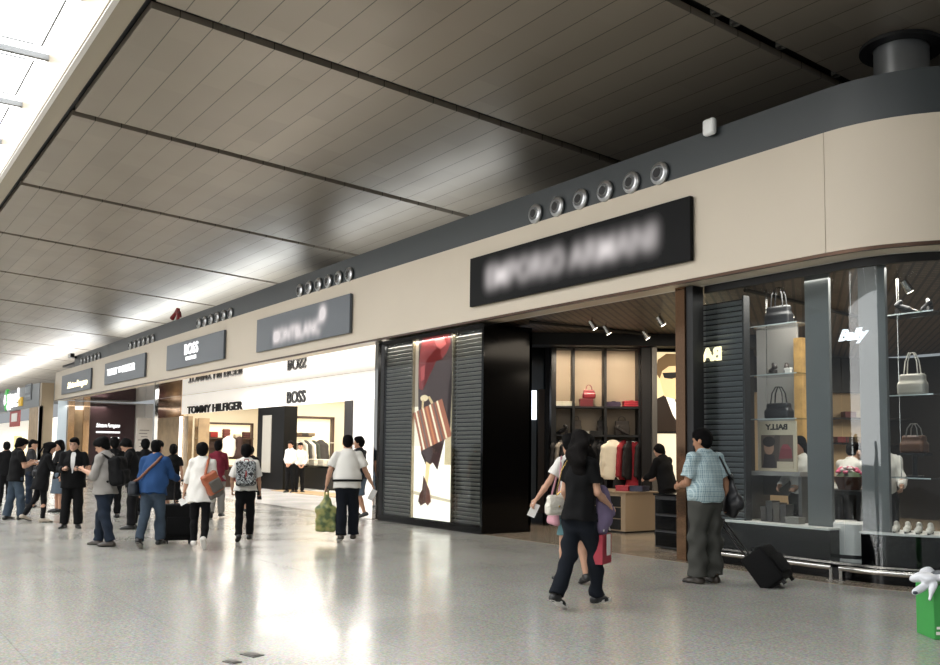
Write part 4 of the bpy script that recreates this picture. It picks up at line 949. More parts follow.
# BALLY seen from behind: lettering faces into the shop
def rev_text(mb,txt,o,size,depth,bold): return mb.text(txt,o,(-1,0,0),UZ,size,depth,'CENTER',bold=bold)
p=yp(712,359,10.19); t=thing('backlit_letters','cream backlit letters B and A seen from behind on the louvred screen','sign letters',tuple(p))
MB().box((0,.02,.1),(.5,.012,.012)).build('mounting_bar',m_steel,t); MB().text('BA',(0,0,-.02),(-1,0,0),UZ,.26,.02,'CENTER',bold=.01,stretch=1.1).build('lettering',mat('cream_backlit','#fff3cf',.5,emit='#fff0c0',estr=1.3),t)
p=yp(851,330,10.14); t=thing('script_sign','white lit script sign hanging inside the corner window','sign',tuple(p))
MB().text('Bally',(0,0,-.12),UX,(.1,0,1),.19,.02,'CENTER',.35,bold=.006).build('lettering',mat('white_script','#fff',.5,emit='#f4f8ff',estr=.9),t); MB().cone((0,0,.2),(0,0,3.86-p.z),.004).build('hanging_wire',m_steel,t)
# glass shelves hung in the window
m_gsh=mat('glass_shelf','#b9c4c4',.05,spec=.6)
def gshelf(label,px0,px1,py,Y,dep=.42):
    a,b=yp(px0,py,Y),yp(px1,py,Y); t=thing('glass_shelf',label,'glass shelf',((a.x+b.x)/2,Y,a.z)); w=b.x-a.x
    MB().box((0,0,0),(w,dep,.014)).build('pane',m_glass,t); MB().box((0,-dep/2,0),(w,.006,.016)).build('front_edge',m_gsh,t)
    for x in (-w/2+.03,w/2-.03): MB().cone((x,dep/2-.02,0),(x,dep/2-.02,3.86-a.z),.004).build('hanging_wire',m_steel,t)
    return a.z,Y
m_tab=mat('window_table_grey','#8f8b86',.2)
zA,_=gshelf('highest glass shelf in the window, carrying the black shopper',757,806,329,10.75)
zB,_=gshelf('middle glass shelf in the window, carrying two dark shoes',757,806,377,10.75)
zC,_=gshelf('glass shelf in the window holding the black leather tote',757,806,420,10.75)
p=yp(779,329,10.72); sdf_bag('large black shopper bag on the highest window shelf','handbag',(p.x,10.72,zA+.008),(.40,.16,.27),black_l,0,hl=.26,group=None)
p=yp(777,377,10.7); shoe_pair('dark brown shoe lying on the middle window shelf, tipped on its side',(p.x-.02,10.62,zB+.01),2.6,'#2c2522',.03)
shoe_pair('dark brown shoe behind the tipped one on the middle window shelf',(p.x+.10,10.78,zB+.01),2.2,'#3a302b',.03)
q=yp(791,372,10.66); gift_box('tiny white price card box on the middle window shelf',(q.x,10.6,zB+.008),(.09,.04,.07),'#dfdcd6')
p=yp(779,420,10.72); sdf_bag('black leather tote with raised handles above the BALLY card','handbag',(p.x,10.72,zC+.008),(.40,.16,.22),black_l,0,hl=.22)
# window table with the BALLY show card
zt_=yp(770,471,10.6).z
a,b=yp(748,471,10.6),yp(807,471,10.6); t=thing('window_table','long grey display table with two tiers in the shop window','table',((a.x+b.x)/2,10.75,zsh+.025)); w=b.x-a.x; hh=zt_-zsh-.025
MB().box((0,0,hh-.03),(w,.62,.06)).build('table_top',m_tab,t); MB().box((0,.12,hh*.72),(w*.98,.03,hh*.45)).build('apron',mat('table_shade','#4f4c48',.4),t)  # apron and legs in a darker grey than the top
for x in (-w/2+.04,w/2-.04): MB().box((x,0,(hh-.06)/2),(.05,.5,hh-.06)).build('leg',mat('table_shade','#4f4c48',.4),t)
a,b=yp(758,421,10.62),yp(796,421,10.62); z0_,z1_=yp(777,464,10.62).z,yp(777,421,10.62).z; z0_=zt_
t=thing('show_card','upright cream show card reading BALLY in reverse, with a picture','show card',((a.x+b.x)/2,10.62,z0_)); w=b.x-a.x; hh=z1_-z0_
MB().box((0,.012,hh/2),(w,.02,hh)).build('card',mat('cream_card','#cdbfa6',.6),t)
MB().text('BALLY',(0,-.002,hh*.83),(-1,0,0),UZ,.105,.004,'CENTER',bold=.004,stretch=1.2).build('lettering',mat('card_ink','#2b2622',.6),t)
def prn(c): return mat('printflat_'+c.strip('#'),c,.5)
def flat_art(parent,nm,o,W_,H_,polys):
    bm=bmesh.new(); ms=[]
    for i,(c,pl) in enumerate(polys):
        m=prn(c); 
        if m not in ms: ms.append(m)
        f=bm.faces.new([bm.verts.new((o[0]+a*W_,o[1]-.0008*i,o[2]+b*H_)) for a,b in pl]); f.material_index=ms.index(m)
    bmesh.ops.triangulate(bm,faces=[f for f in bm.faces if len(f.verts)>4])
    me=bpy.data.meshes.new(nm); bm.to_mesh(me); bm.free(); [me.materials.append(m) for m in ms]; return link(bpy.data.objects.new(nm,me),parent)
flat_art(t,'picture',(-w*.42,-.001,hh*.06),w*.84,hh*.66,[('#6b5a4c',[(0,0),(1,0),(1,1),(0,1)]),('#4a3c33',[(.0,.0),(.55,.0),(.6,1),(.45,1)]),('#b08a72',circ(.25,.62,.16,.22)),('#2a201c',circ(.25,.80,.2,.16)),('#332a2a',[(.05,.0),(.48,.0),(.42,.4),(.1,.42)]),('#7a2f35',[(.55,.28),(.98,.3),(.95,.58),(.62,.6)]),('#8f3b42',[(.62,.6),(.95,.58),(.84,.72),(.7,.72)]),('#c9baa2',[(.5,.0),(1,.0),(1,.2),(.5,.2)])])
# goods on the ledge behind the glass
zl=zsh+.026
for i,(px,c,wd,hd_) in enumerate(((767,'#3a3431',.08,.20),(773,'#2a2725',.09,.28),(780,'#4a423b',.10,.26),(787,'#332e2b',.09,.24))):
    p=yp(px,520,10.42); gift_box(('short grey-brown box leftmost on the window ledge','tall black box second on the window ledge','tall brown box third on the window ledge','dark brown box fourth on the window ledge')[i],(p.x,10.42,zl),(wd,.16,hd_),c)
p=yp(797,521,10.4); gift_box('low clear-grey tray box at the right end of the window ledge',(p.x,10.36,zl),(.20,.14,.09),'#77736d')
# white plinth between the grey panels
p=yp(848,545,10.5); t=thing('display_plinth','low round white plinth inside the window between two grey panels','plinth',(p.x,10.62,0))
zp=yp(848,523,10.3).z; MB().lathe([(.001,zp),(.28,zp),(.30,zp-.02),(.30,.26),(.001,.26)],n=48).build('drum',m_white,t,True); MB().cone((0,0,.21),(0,0,.26),.28,n=40).build('shadow_gap',m_mblack,t); MB().cone((0,0,.0),(0,0,.21),.30,n=40).build('foot',m_white,t,True)
# wicker basket of pink flowers
p=at(849,478,12.0); t=thing('flower_basket','brown wicker basket full of pink flowers inside the window','flower basket',(p.x,p.y,p.z-.15))
MB().lathe([(.001,0),(.13,0),(.2,.16),(.215,.17),(.19,.17),(.12,.02)],n=24).build('basket',mat('wicker','#6d4a3c',.7,bump=.6,bscale=60),t,True)
fl=mat('pink_petal','#c0506f',.6); wl=mat('white_petal','#e0d3cf',.6); gl_=mat('leaf_green','#3f4d33',.6)
MB().lathe([(.001,.13),(.185,.15),(.12,.22),(.001,.25)],n=16).build('leaves',gl_,t,True)
for i in range(22):
    a=random.random()*6.28; r=.02+.17*random.random(); MB().ball((r*math.cos(a),r*math.sin(a),.19+.10*(1-r/.2)+.03*random.random()),(.034,.034,.024),8).build('flower',fl if i%4 else wl,t,True)
tb=thing('flower_table','dark table under the flower basket inside the window','table',(p.x,p.y,0)); MB().box((0,0,p.z-.18),(.7,.6,.05)).build('table_top',m_mblack,tb)
for sx in (-.3,.3):
    for sy in (-.25,.25): MB().box((sx,sy,(p.z-.2)/2),(.05,.05,p.z-.2)).build('leg',m_mblack,tb)
# corner window: shelves, shoe, clear bag, bag on stand
zD,_=gshelf('highest glass shelf in the corner window, under the black shoe',889,942,318,10.9,.4)
zE,_=gshelf('second glass shelf in the corner window, under the clear bag',889,942,397,10.9,.4)
zF,_=gshelf('lowest glass shelf in the corner window at table height',889,942,477,10.85,.5)
p=yp(913,318,10.85); shoe_pair('black pointed shoe on the highest corner window shelf',(p.x-.06,10.8,zD+.01),.4,'#1b1a1b',.05); shoe_pair('black pointed shoe facing the other way on the highest corner shelf',(p.x+.12,10.92,zD+.01),2.6,'#232122',.05)
p=yp(913,397,10.85); 
m_cl=mat('clear_grey_vinyl','#b5b0a6',.15); sdf_bag('pale clear handbag with tall thin handles in the corner window','handbag',(p.x,10.85,zE+.01),(.34,.15,.26),m_cl,.1,hl=.26,hm=mat('pale_handle','#d6d1c7',.3))
p=yp(912,442,10.85); zG=p.z; t=sdf_bag('brown leather bag with dark handles below the clear bag in the corner window','handbag',(p.x,10.9,zF+.30),(.32,.16,.22),M('brown_bag','#5d3a22',.4),-.1,hl=.14,hm=M('grey_handle','#8a8680',.4))
st=thing('display_stand','black display riser carrying the brown bag in the corner window','riser',(p.x,10.9,zF+.01)); MB().box((0,0,.275),(.34,.2,.03)).build('top',m_mblack,st); MB().cone((0,0,0),(0,0,.26),.03).build('stem',m_mblack,st); MB().cone((0,0,0),(0,0,.02),.1).build('foot',m_mblack,st)
for i in range(4):
    p=yp(897+10*i,525,10.45); shoe_pair('white slipper shoe on the corner window ledge, %s from the left'%ORD[i],(p.x,10.42+.03*i,zl),-1.2,'#d8d2c8',.0,'slippers on the corner window ledge')
# back shelves of the shop, seen through the window
for i,(px,z,c) in enumerate(((838,1.77,'#7d2d33'),(846,1.77,'#40362f'),(855,1.77,'#8d7a63'),(846,2.37,'#6a2f30'),(857,2.37,'#b7a78c'))):
    p=bw(px,-.2,z); gift_box(('dark red box','black-brown box','tan box','maroon box','pale tan box')[i]+(' on the lower back shelf of the shop' if z<2 else ' on the upper back shelf of the shop'),tuple(p+Vector((0,0,.005))),(.26,.25,.14),c,YAW)
spot('window_spot',(-7.4,10.4,3.7),(-7.5,10.9,2.6),20,70); spot('window_spot',(-7.4,10.3,3.6),(-7.5,10.7,1.4),26,60); spot('window_spot',(-5.9,10.9,3.7),(-6.0,11.2,2.4),26,75); spot('window_spot',(-6.4,10.6,3.7),(-6.9,11.6,1.2),40,70)

# ================================================================== LEFT SHOPS
def black_text(txt,x0,x1,z,hgt,lab):
    t=thing('shop_lettering',lab,'sign letters',((x0+x1)/2,YS,z)); o=MB().text(txt,(0,-.03,0),UX,UZ,hgt*1.38,.05,'CENTER',bold=.012)
    xs=[v.co.x for v in o.bm.verts]; k=(x1-x0)/(max(xs)-min(xs))
    for v in o.bm.verts: v.co.x*=k
    o.build('lettering',m_mblack,t)
a,b=yp(188,409,YS),yp(243,406,YS); black_text('TOMMY HILFIGER',a.x,b.x,yp(215,411.5,YS).z,.33,'black letters TOMMY HILFIGER on the white lit shop front')
a,b=yp(287.5,402,YS),yp(306,400,YS); black_text('BOSS',a.x,b.x,yp(297,402.5,YS).z,.42,'black letters BOSS on the white lit shop front')
# suit shop: lit niche on its left wall with hanging jackets
XB=-32.93
def niche(label,X,px0,px1,pyt,pyb,mb):
    a,b=xp(px0,pyt,X),xp(px1,pyt,X); z1=a.z; z0=xp(px0,pyb,X).z; t=thing('clothes_niche',label,'clothes niche',(X,(a.y+b.y)/2,0)); w=b.y-a.y
    MB().box((.02,0,(z0+z1)/2),(.02,w,z1-z0)).build('lit_back',mb,t)
    for y in (-w/2,w/2): MB().box((.12,y,(z1)/2),(.24,.09,z1)).build('side_frame',m_dwood,t)
    MB().box((.12,0,z1),(.24,w+.09,.09)).build('top_frame',m_dwood,t)
    return t,a.y,b.y,z0,z1
t,y0,y1,z0,z1=niche('cream lit clothes niche with walnut frame in the BOSS shop',XB,287,331,417,470,m_glowcream)
MB().cone((.3,y0-t.location.y,1.72),(.3,y1-t.location.y,1.72),.02).build('hanging_rail',m_steel,t,True)
MB().box((.15,(y0-y1)*.22,1.95),(.3,(y1-y0)*.45,.04)).build('shelf',m_dwood,t)
def on(px,py,X): return xp(px,py,X)
for i,(px,c) in enumerate(((301,'#cfc8b8'),(305,'#4b4a45'),(309,'#e6e0d2'),(313,'#3e443b'))):
    p=on(px,444,XB+.3); garment('%s jacket on the BOSS shop rail, %s from the left'%(('pale beige','dark grey','white','green-grey')[i],ORD[i]),'jacket',(XB+.3,p.y,1.70),.5,c,'jackets on the suit shop rail',sc_=1.25)
p=on(320,440,XB+.3); garment('large grey suit jacket hanging alone in the BOSS shop niche','jacket',(XB+.35,p.y,1.72),1.45,'#3d3936',None,sc_=1.3)
for i,px in enumerate((291,297,304,310)):
    p=on(px,436,XB+.15); folded('%s folded stack on the BOSS shop shelf, %s from the left'%(('grey','brown','dark','tan')[i],ORD[i]),(XB+.16,p.y,1.972),(.3,.3,.12),('#6f675c','#5c4836','#3a3630','#7a6a55')[i],0,'folded stacks on the BOSS shop shelf')
def shop_table(label,px,py,w,d,h,m,mt):
    p=gp(px,py); t=thing('shop_table',label,'table',(p.x,p.y,0)); MB().box((0,0,h-.03),(w,d,.06)).build('table_top',mt,t); MB().box((0,0,(h-.06)/2),(w*.94,d*.9,h-.06)).build('base',m,t); return t,p,h
t,p,h=shop_table('black display table with white goods in the BOSS doorway',327,489,2.4,1.0,.85,m_mblack,m_black)
for i,x in enumerate((-.8,0,.75)): folded('white folded shirts on the BOSS display table, %s from the left'%ORD[i],(p.x+x,p.y-.1,h+.002),(.5,.4,.24),'#dcd3c0',0,'white shirts on the BOSS display table',4)
t,p2,h2=shop_table('tan upper display block behind the black BOSS table',322,485.5,1.4,.6,1.12,m_wood,m_white)
folded('grey folded knitwear on the tan BOSS display block',(p2.x,p2.y,1.122),(.5,.4,.16),'#8f8777')
# sportswear shop
XT=-43.5
t,y0,y1,z0,z1=niche('walnut framed shelf niche with cream lit back in the TOMMY HILFIGER shop',XT,201,251,423,470,m_glowcream)
zsf=on(225,437.5,XT+.2).z
MB().box((.2,0,zsf-.04),(.4,y1-y0,.08)).build('shelf',m_dwood,t); MB().box((.16,0,zsf-.45),(.3,y1-y0,.08)).build('shelf',m_dwood,t); MB().box((.06,0,zsf-.55),(.05,y1-y0,1.0)).build('lower_back',m_dwood,t)
for i,(px,c,wd,hh) in enumerate(((206,'#3a1f1c',.36,.22),(213,'#8a2420',.4,.26),(226,'#6b3a34',.34,.40),(237,'#c7b9a5',.3,.16),(246,'#4a2a25',.36,.28))):
    p=on(px,436,XT+.2); folded('%s folded stack on the TOMMY HILFIGER shelf, %s from the left'%(('dark brown','red','brown-red','pale','maroon')[i],ORD[i]),(XT+.22,p.y,zsf+.002),(.34,wd,hh),c,0,'folded stacks on the TOMMY HILFIGER shelf')
p=on(228,446,XT+.5)
wsh=garment('white shirt displayed in front of the TOMMY HILFIGER shelf','jacket',(XT+.62,p.y,1.95),1.5,'#e9e2d6',None,sc_=1.25)
MB().cone((0,0,-1.95/1.25),(0,0,-.5),.015).cone((0,0,-1.95/1.25),(0,0,-1.93/1.25),.14,n=20).build('stand',m_steel,wsh,True)
garment('dark brown vest hanging beside the white shirt in the TOMMY HILFIGER shop','dress',(XT+.80,p.y+.45,1.98),1.5,'#33201c',None,sc_=1.0)
t,p,h=shop_table('wooden display table inside the TOMMY HILFIGER shop',214,486,2.0,1.0,.82,m_dwood,m_wood)
folded('pink folded shirt on the TOMMY HILFIGER table',(p.x-.3,p.y,h+.002),(.5,.4,.14),'#b98a86'); folded('white folded shirt on the TOMMY HILFIGER table',(p.x+.45,p.y,h+.002),(.5,.4,.14),'#ddd5c6')
t=thing('wall_shelf','tall wooden side shelf by the light strip in the TOMMY HILFIGER shop','shelf',(-41.2,YS+.5,0))
MB().box((0,0,1.4),(.05,.5,2.8)).build('side_panel',m_wood,t); MB().box((.5,0,1.4),(.05,.5,2.8)).build('side_panel',m_wood,t)
for z in (.4,.9,1.4,1.9,2.4): MB().box((.25,0,z),(.5,.48,.04)).build('shelf',m_wood,t)
# directory wall of the far bay
a,b=xp(89,430,XE),xp(134,430,XE); zt_=xp(110,404,XE).z
t=thing('directory_board','large dark plum board with rows of small white writing','board',(XE+.02,(a.y+b.y)/2,0)); w=b.y-a.y
MB().box((.06,0,zt_/2),(.1,w,zt_)).build('board',mat('plum_board','#493638',.25),t)
wt=mat('board_white','#fff',.5,emit='#ffffff',estr=.9); UY=Vector((0,1,0))
def by(px,py): p=xp(px,py,XE+.14); return p.y-t.location.y,p.z
y0,z0=by(96,427); y1,_=by(120,427); q=MB().text('Salvatore Ferragamo',(.12,y0,z0),UY,UZ,.30,.02,'LEFT',.35,bold=.008)
k=(y1-y0)/max(v.co.y-y0 for v in q.bm.verts)
for v in q.bm.verts: v.co.y=y0+(v.co.y-y0)*k
q.build('lettering',wt,t)
q=MB()
for px0,px1,py in ((96,120,432),(111,119,438),(113,119,444),(111,117,450),(102,107,439.5)):
    ya,za=by(px0,py); yb,_=by(px1,py); q.box((.12,(ya+yb)/2,za),(.02,yb-ya,.09))
q.build('writing_rows',wt,t)
a,b=xp(136,430,-46.5),xp(152,430,-46.5); t=thing('white_notice_panel','white wall panel with faint grey lines right of the plum board','notice panel',(-46.5,(a.y+b.y)/2,0)); w=b.y-a.y
MB().box((.04,0,1.45),(.08,w,2.9)).build('panel',m_white,t)
q=MB()
for i in range(6): q.box((.085,-w*.08*(i%2),2.3-.16*i),(.01,w*(.6-.1*(i%3)),.035))
q.build('writing_rows',mat('grey_ink','#8a8580',.6),t)
# ---- neighbouring block beyond
XN=-52.45; YN=xp(40,430,XN).y
fb=lambda px,py,Y=YN: yp(px,py,Y)
zt2=fb(38,383).z; zb2=fb(38,406.5).z
struct(MB().box((XN-.25,(YN+9.55)/2,2.4),(.5,9.55-YN,4.8)).build('wall_next_block_end',mat('beige_block','#a2927a',.5)))
struct(MB().box((XN-20.4,YN+.08,(zt2+zb2)/2),(39.4,.16,zt2-zb2)).build('wall_next_block_fascia',mat('grey_fascia','#74787a',.4)))
struct(MB().box((XN-20.4,YN+2.2,1.6),(39.4,.1,3.2)).build('wall_next_block_back',mat('bright_shop_wall','#f1ece2',.5,emit='#fff8ea',estr=.5)))  # wall material glows in place of the light inside this shop
a,b=fb(28,430),fb(36.5,430); struct(MB().box(((a.x+b.x)/2,YN+.12,zb2/2),(b.x-a.x,.2,zb2)).build('wall_next_block_pier',m_wood))
struct(MB().box((XN-.35,YN+.05,zb2/2),(.7,.1,zb2)).build('trim_40',m_white))
p=fb(4,400,YN-.15); t=thing('round_sign','round green sign with a white centre on the grey neighbouring shop front','sign',(p.x,YN,p.z)); 
MB().lathe([(.001,.06),(.66,.06),(.70,0),(.70,-.1),(.001,-.1)],n=40,M=RY).build('disc',mat('sign_green','#3fae4c',.4,emit='#3fae4c',estr=.35),t,True); MB().cone((-.2,-.07,0),(-.2,-.09,0),.34,n=32).build('centre',m_lit,t)
a=fb(8.5,405); t=thing('shop_sign','white lit shop characters on the grey neighbouring fascia','sign',(a.x,YN,zb2)); 
q=MB(); k=(fb(21,400).x-a.x)/4.4
for (x,z,w_,h_) in ((.5,1.0,1.0,.16),(.5,.62,.9,.14),(.5,.25,1.1,.16),(.15,.6,.16,1.1),(.85,.6,.16,1.1),(2.1,1.0,1.3,.14),(2.1,.3,1.3,.14),(1.7,.65,.16,.9),(2.6,.65,.16,.9),(3.4,1.0,.16,.9),(3.4,.25,.9,.16),(3.8,.7,.7,.14)): q.box((x*k*1.1,-.06,.1+z*.8),(w_*k,.08,h_*.9))
q.build('lettering',m_lit,t); MB().box((4.6*k,-.06,.45),(1.1*k,.08,.5)).build('badge',mat('yellow_badge','#c9a23a',.5,emit='#d9b040',estr=.3),t)
a=fb(29,392); t=thing('shop_sign','faint grey lettering plate at the right end of the neighbouring fascia','sign',(a.x,YN,zb2+.9)); MB().box((0,-.03,0),(2.0,.05,.9)).build('plate',mat('grey_plate','#6c7073',.4),t); 
q=MB(); 
for i,x in enumerate((-.7,-.35,0,.35,.7)): q.box((x,-.07,.15),(.2,.02,.34)).box((x,-.07,-.22),(.2,.02,.1))
q.build('lettering',mat('pale_grey_letters','#a9b0b5',.5),t)
a,b=fb(10,420,YN+.09),fb(20,420,YN+.09); t=thing('hanging_banner','red and white hanging banner in the bright neighbouring shop','banner',((a.x+b.x)/2,YN+.09,0)); z1_,z0_=fb(15,411,YN+.8).z,fb(15,428,YN+.8).z
MB().box((0,0,(z0_+z1_)/2),(b.x-a.x,.04,z1_-z0_)).build('cloth',mat('banner_red','#a24a45',.6),t); MB().box((-.1,-.03,(z0_+z1_)/2),((b.x-a.x)*.55,.02,(z1_-z0_)*.45)).build('patch',m_white,t); MB().cone((0,0,z1_),(0,0,zb2+.02),.02).build('cord',m_steel,t)
a=fb(14,450,YN+1.6); t=thing('yellow_panel','pale yellow lit panel in the bright neighbouring shop','panel',(a.x,YN+1.8,0)); MB().box((0,0,1.3),(3,.06,1.7)).build('panel',mat('pale_yellow','#e9dba0',.5,emit='#f0e2a6',estr=.4),t); MB().box((0,0,.22),(3,.3,.44)).build('base',m_white,t)

# ---- small things on the hall floor
p=gp(252,655); t=thing('floor_socket','small dark metal floor socket plate in the foreground floor','floor plate',(p.x,p.y,0),.3); MB().box((0,0,.003),(.16,.10,.006),bev=.002).build('plate',mat('dull_plate','#5f5d59',.4,.5),t); MB().box((0,0,.007),(.11,.06,.003)).build('lid',mat('dull_plate2','#77746f',.4,.5),t)
p=gp(232,662); t=thing('floor_socket','second smaller floor plate beside the foreground socket plate','floor plate',(p.x,p.y,0),.3); MB().box((0,0,.003),(.12,.08,.006),bev=.002).build('plate',mat('dull_plate','#5f5d59',.4,.5),t); MB().box((0,0,.007),(.08,.05,.003)).build('lid',mat('dull_plate2','#77746f',.4,.5),t)
# green case with a bag on top at the right frame edge
gpos=gp(948.5,640); t=thing('green_box','bright green carton standing at the right edge of the view','carton',(gpos.x,gpos.y,0),YAW)
bw_=.23
zg=at(945,587,(gpos-Vector((0,0,EYE))).dot(Vector(tuple(CF)))).z
MB().box((0,.15,zg/2),(bw_,.30,zg),bev=.006).build('carton',mat('carton_green','#3f9a4a',.5),t)
MB().box((-bw_*.3,-.003,zg*.12),(.06,.004,.025)).box((-bw_*.3,-.003,zg*.22),(.05,.004,.02)).build('print_marks',m_white,t)
MB().box((0,.15,zg+.003),(bw_*.8,.06,.006)).build('tape',mat('clear_tape','#b9c9a9',.3),t)
S=Sdf(); 
for i in range(9): S.ell((random.uniform(-.16,.05),random.uniform(.02,.26),zg+.03+random.uniform(0,.05)),(.07,.06,.035),k=.03)
S.cap((-.12,.06,zg+.03),(-.25,.03,zg-.05),.03,.015,flat=((0,1,0),.6)); S.cap((-.10,.0,zg+.02),(-.16,-.03,zg-.10),.02,.012)
b_=thing('plastic_bag','crumpled white and navy plastic bag lying on the green carton','plastic bag',(gpos.x,gpos.y,0),YAW)
sdfobj('bag_film',S,.009,mat('white_navy_film','#dfe1e6',.3),b_,wr=.012,seed=3); 
S=Sdf(); S.ell((.02,.10,zg+.085),(.10,.09,.03)); S.ell((-.245,.03,zg-.055),(.022,.02,.016)); S.ell((-.155,-.03,zg-.105),(.018,.018,.014)); sdfobj('navy_print',S,.008,mat('navy_film','#39424f',.35),b_,wr=.006)
# ================================================================== PEOPLE
def away(px): d=_ray(px,450); return math.atan2(-d[0],d[1])
def pl(px,py,rel): 
    p=gp(px,py); return (p.x,p.y,0),away(px)+math.radians(rel)
hairb=mat('black_hair','#070606',.8,spec=.1,bump=.4,bscale=140); hairbr=mat('dark_brown_hair','#0d0a09',.8,spec=.12,bump=.4,bscale=140)
C=lambda n,c,**k: mat('cloth_'+n,c,.9,bump=.15,bscale=70,spec=.2,**k)
black=C('black','#0b0b0c'); black2=C('offblack','#101012'); white=C('white','#d9d6cf'); jeans=C('jeans','#1e2632',vary=.25,vscale=5); djeans=C('dark_jeans','#12161d',vary=.2,vscale=5); ljeans=C('light_jeans','#38434f',vary=.25,vscale=4)
greyt=C('grey_trousers','#43433f'); suit=C('suit_black','#0a0a0b'); grey=C('heather_grey','#8d8984'); blue=C('royal_blue','#24416a'); maroon=C('maroon','#6a2230'); teal=C('teal','#5c7f84'); pink=C('pink','#b98a93'); lilac=C('lilac','#6b5f78')
shb=mat('shoe_black','#131212',.4); shbr=mat('shoe_brown','#3a332c',.45); shw=mat('shoe_white','#cfcac2',.5); solew=mat('sole_white','#d8d5cf',.6)
def plaid():
    m=bpy.data.materials.new('plaid_shirt'); m.use_nodes=True; nt=m.node_tree; b=nt.nodes['Principled BSDF']; L=nt.links.new
    tc=nt.nodes.new('ShaderNodeTexCoord'); out=None; base=nt.nodes.new('ShaderNodeRGB'); base.outputs[0].default_value=col('#8fa4a8'); cur=base.outputs[0]
    for ax,sc_,c in (('X',5.5,'#4e6f7c'),('Z',5.5,'#4e6f7c'),('X',16,'#c3d3d4'),('Z',16,'#c3d3d4')):
        w=nt.nodes.new('ShaderNodeTexWave'); w.bands_direction=ax; w.inputs['Scale'].default_value=sc_; L(tc.outputs['Object'],w.inputs['Vector'])
        r=nt.nodes.new('ShaderNodeValToRGB'); r.color_ramp.elements[0].position=.62; r.color_ramp.elements[1].position=.86; L(w.outputs['Fac'],r.inputs['Fac'])
        x=nt.nodes.new('ShaderNodeMixRGB'); mth=nt.nodes.new('ShaderNodeMath'); mth.operation='MULTIPLY'; mth.inputs[1].default_value=.55; L(r.outputs['Color'],mth.inputs[0]); L(mth.outputs[0],x.inputs['Fac']); L(cur,x.inputs['Color1']); x.inputs['Color2'].default_value=col(c); cur=x.outputs[0]
    L(cur,b.inputs['Base Color']); b.inputs['Roughness'].default_value=.85; return m
def camo():
    m=bpy.data.materials.new('patterned_fabric'); m.use_nodes=True; nt=m.node_tree; b=nt.nodes['Principled BSDF']; L=nt.links.new
    tc=nt.nodes.new('ShaderNodeTexCoord'); v=nt.nodes.new('ShaderNodeTexNoise'); v.inputs['Scale'].default_value=20; v.inputs['Detail'].default_value=2.5; v.inputs['Distortion'].default_value=1.5; L(tc.outputs['Object'],v.inputs['Vector'])
    r=nt.nodes.new('ShaderNodeValToRGB'); e=r.color_ramp.elements; r.color_ramp.interpolation='CONSTANT'; e[0].color=col('#15161a'); e[1].position=.5; e[1].color=col('#b8bcbb'); k=e.new(.57); k.color=col('#3b4044'); k=e.new(.63); k.color=col('#8f9695'); L(v.outputs['Fac'],r.inputs['Fac']); L(r.outputs['Color'],b.inputs['Base Color']); b.inputs['Roughness'].default_value=.8; return m
ST=[dict(t=(.03,.02,-1),s=(.02,-.01,-1)),dict(t=(.03,.02,-1),s=(.02,-.01,-1))]
def stride(a=.3,b=.2,lift=30,right=True):
    f=dict(t=(.0,a,-1),s=(0,a*.25,-1)); k=dict(t=(.0,-b*.6,-1),s=(0,-b*2.6,-1),lift=lift); return [f,k] if right else [k,f]
PHONE=dict(u=(.18,.22,-1),f=(-.35,1,.35),th=(-.3,.2,1),curl=.7)
FWD=dict(u=(.12,.35,-1),f=(-.1,1,-.15),th=(0,.1,1),curl=.6)
H=HANG
tee=lambda m,**k: dict(dict(mat=m,sleeve=.62,slw=.02),**k)
def held(name,label,cat_,hand,size,m,tilt=(0,0,0),off=(0,0,0)):
    p,f,pn,th=hand; pap='paper' in name or 'ticket' in name; t=thing(name,label,cat_,tuple(p+Vector(off)))
    if pap: MB().box((0,0,-size[1]*.3),(size[0],size[2],size[1]),Matrix.Rotation(YAW,3,'Z')@Euler((.35,tilt[1],tilt[2])).to_matrix()).build('sheet',m,t)
    else: MB().box((0,0,0),size,f.to_track_quat('Y','Z').to_matrix()@Euler(tilt).to_matrix(),bev=min(size)*.2).build('phone_body',m,t)
    return t
paper=mat('paper_white','#e6e4df',.6)
def strap_path(P,pts,r,name,m,parent_inv=None):
    pass
# --- woman in black tee with long hair, walking (nearest figure)
loc,hd_=pl(579,609,-38)
A=person('woman with long dark hair in a black t-shirt and dark jeans, striding past the boutique',loc,hd_,1.66,True,[dict(t=(.0,.34,-1),s=(0,.10,-1),out=4),dict(t=(.0,-.12,-1),s=(0,-.52,-1),lift=26,out=4)],
 [dict(u=(.12,.12,-1),f=(.0,.75,-.5),th=(-.3,.2,1),curl=1.0),dict(u=(.14,-.08,-1),f=(-.06,.55,-.85),th=(-.2,1,.2),curl=.8)],lean=4,hyaw=25,hpit=8,
 top=tee(black,hem=-.10,sleeve=.66,wr=.008),bottom=dict(mat=djeans,hemr=.055,wr=.009,off=.018),shoes=dict(mat=shb,sole=solew,thick=.04),hair=dict(style='long',mat=hairbr,len=.20,vol=1.12,wr=.022),vox=.0085)
p=A['W'](A['T'](.02,0,-.27)); p=at(556.5,505,(p-Vector((0,0,EYE))).dot(Vector(tuple(CF))))
t=sdf_bag('small white quilted shoulder bag on the left hip of the woman in black','handbag',(p.x,p.y,p.z-.10),(.24,.10,.20),mat('white_quilted','#d8d2c4',.45,bump=.6,bscale=45),hd_+1.2,handle=None,soft=.4,flap=True)
s=A['W'](A['nb']+A['X']*-.11+A['ft']*-.02); s2=A['W'](A['T'](.40,-.145,-.13)); s3=A['W'](A['T'](.2,-.13,-.19)); f2=A['W'](A['T'](.40,.14,-.12)); e=Vector((p.x,p.y,p.z+.09))
inv=(Matrix.Translation(t.location)@Matrix.Rotation(hd_+1.2,4,'Z')).inverted()
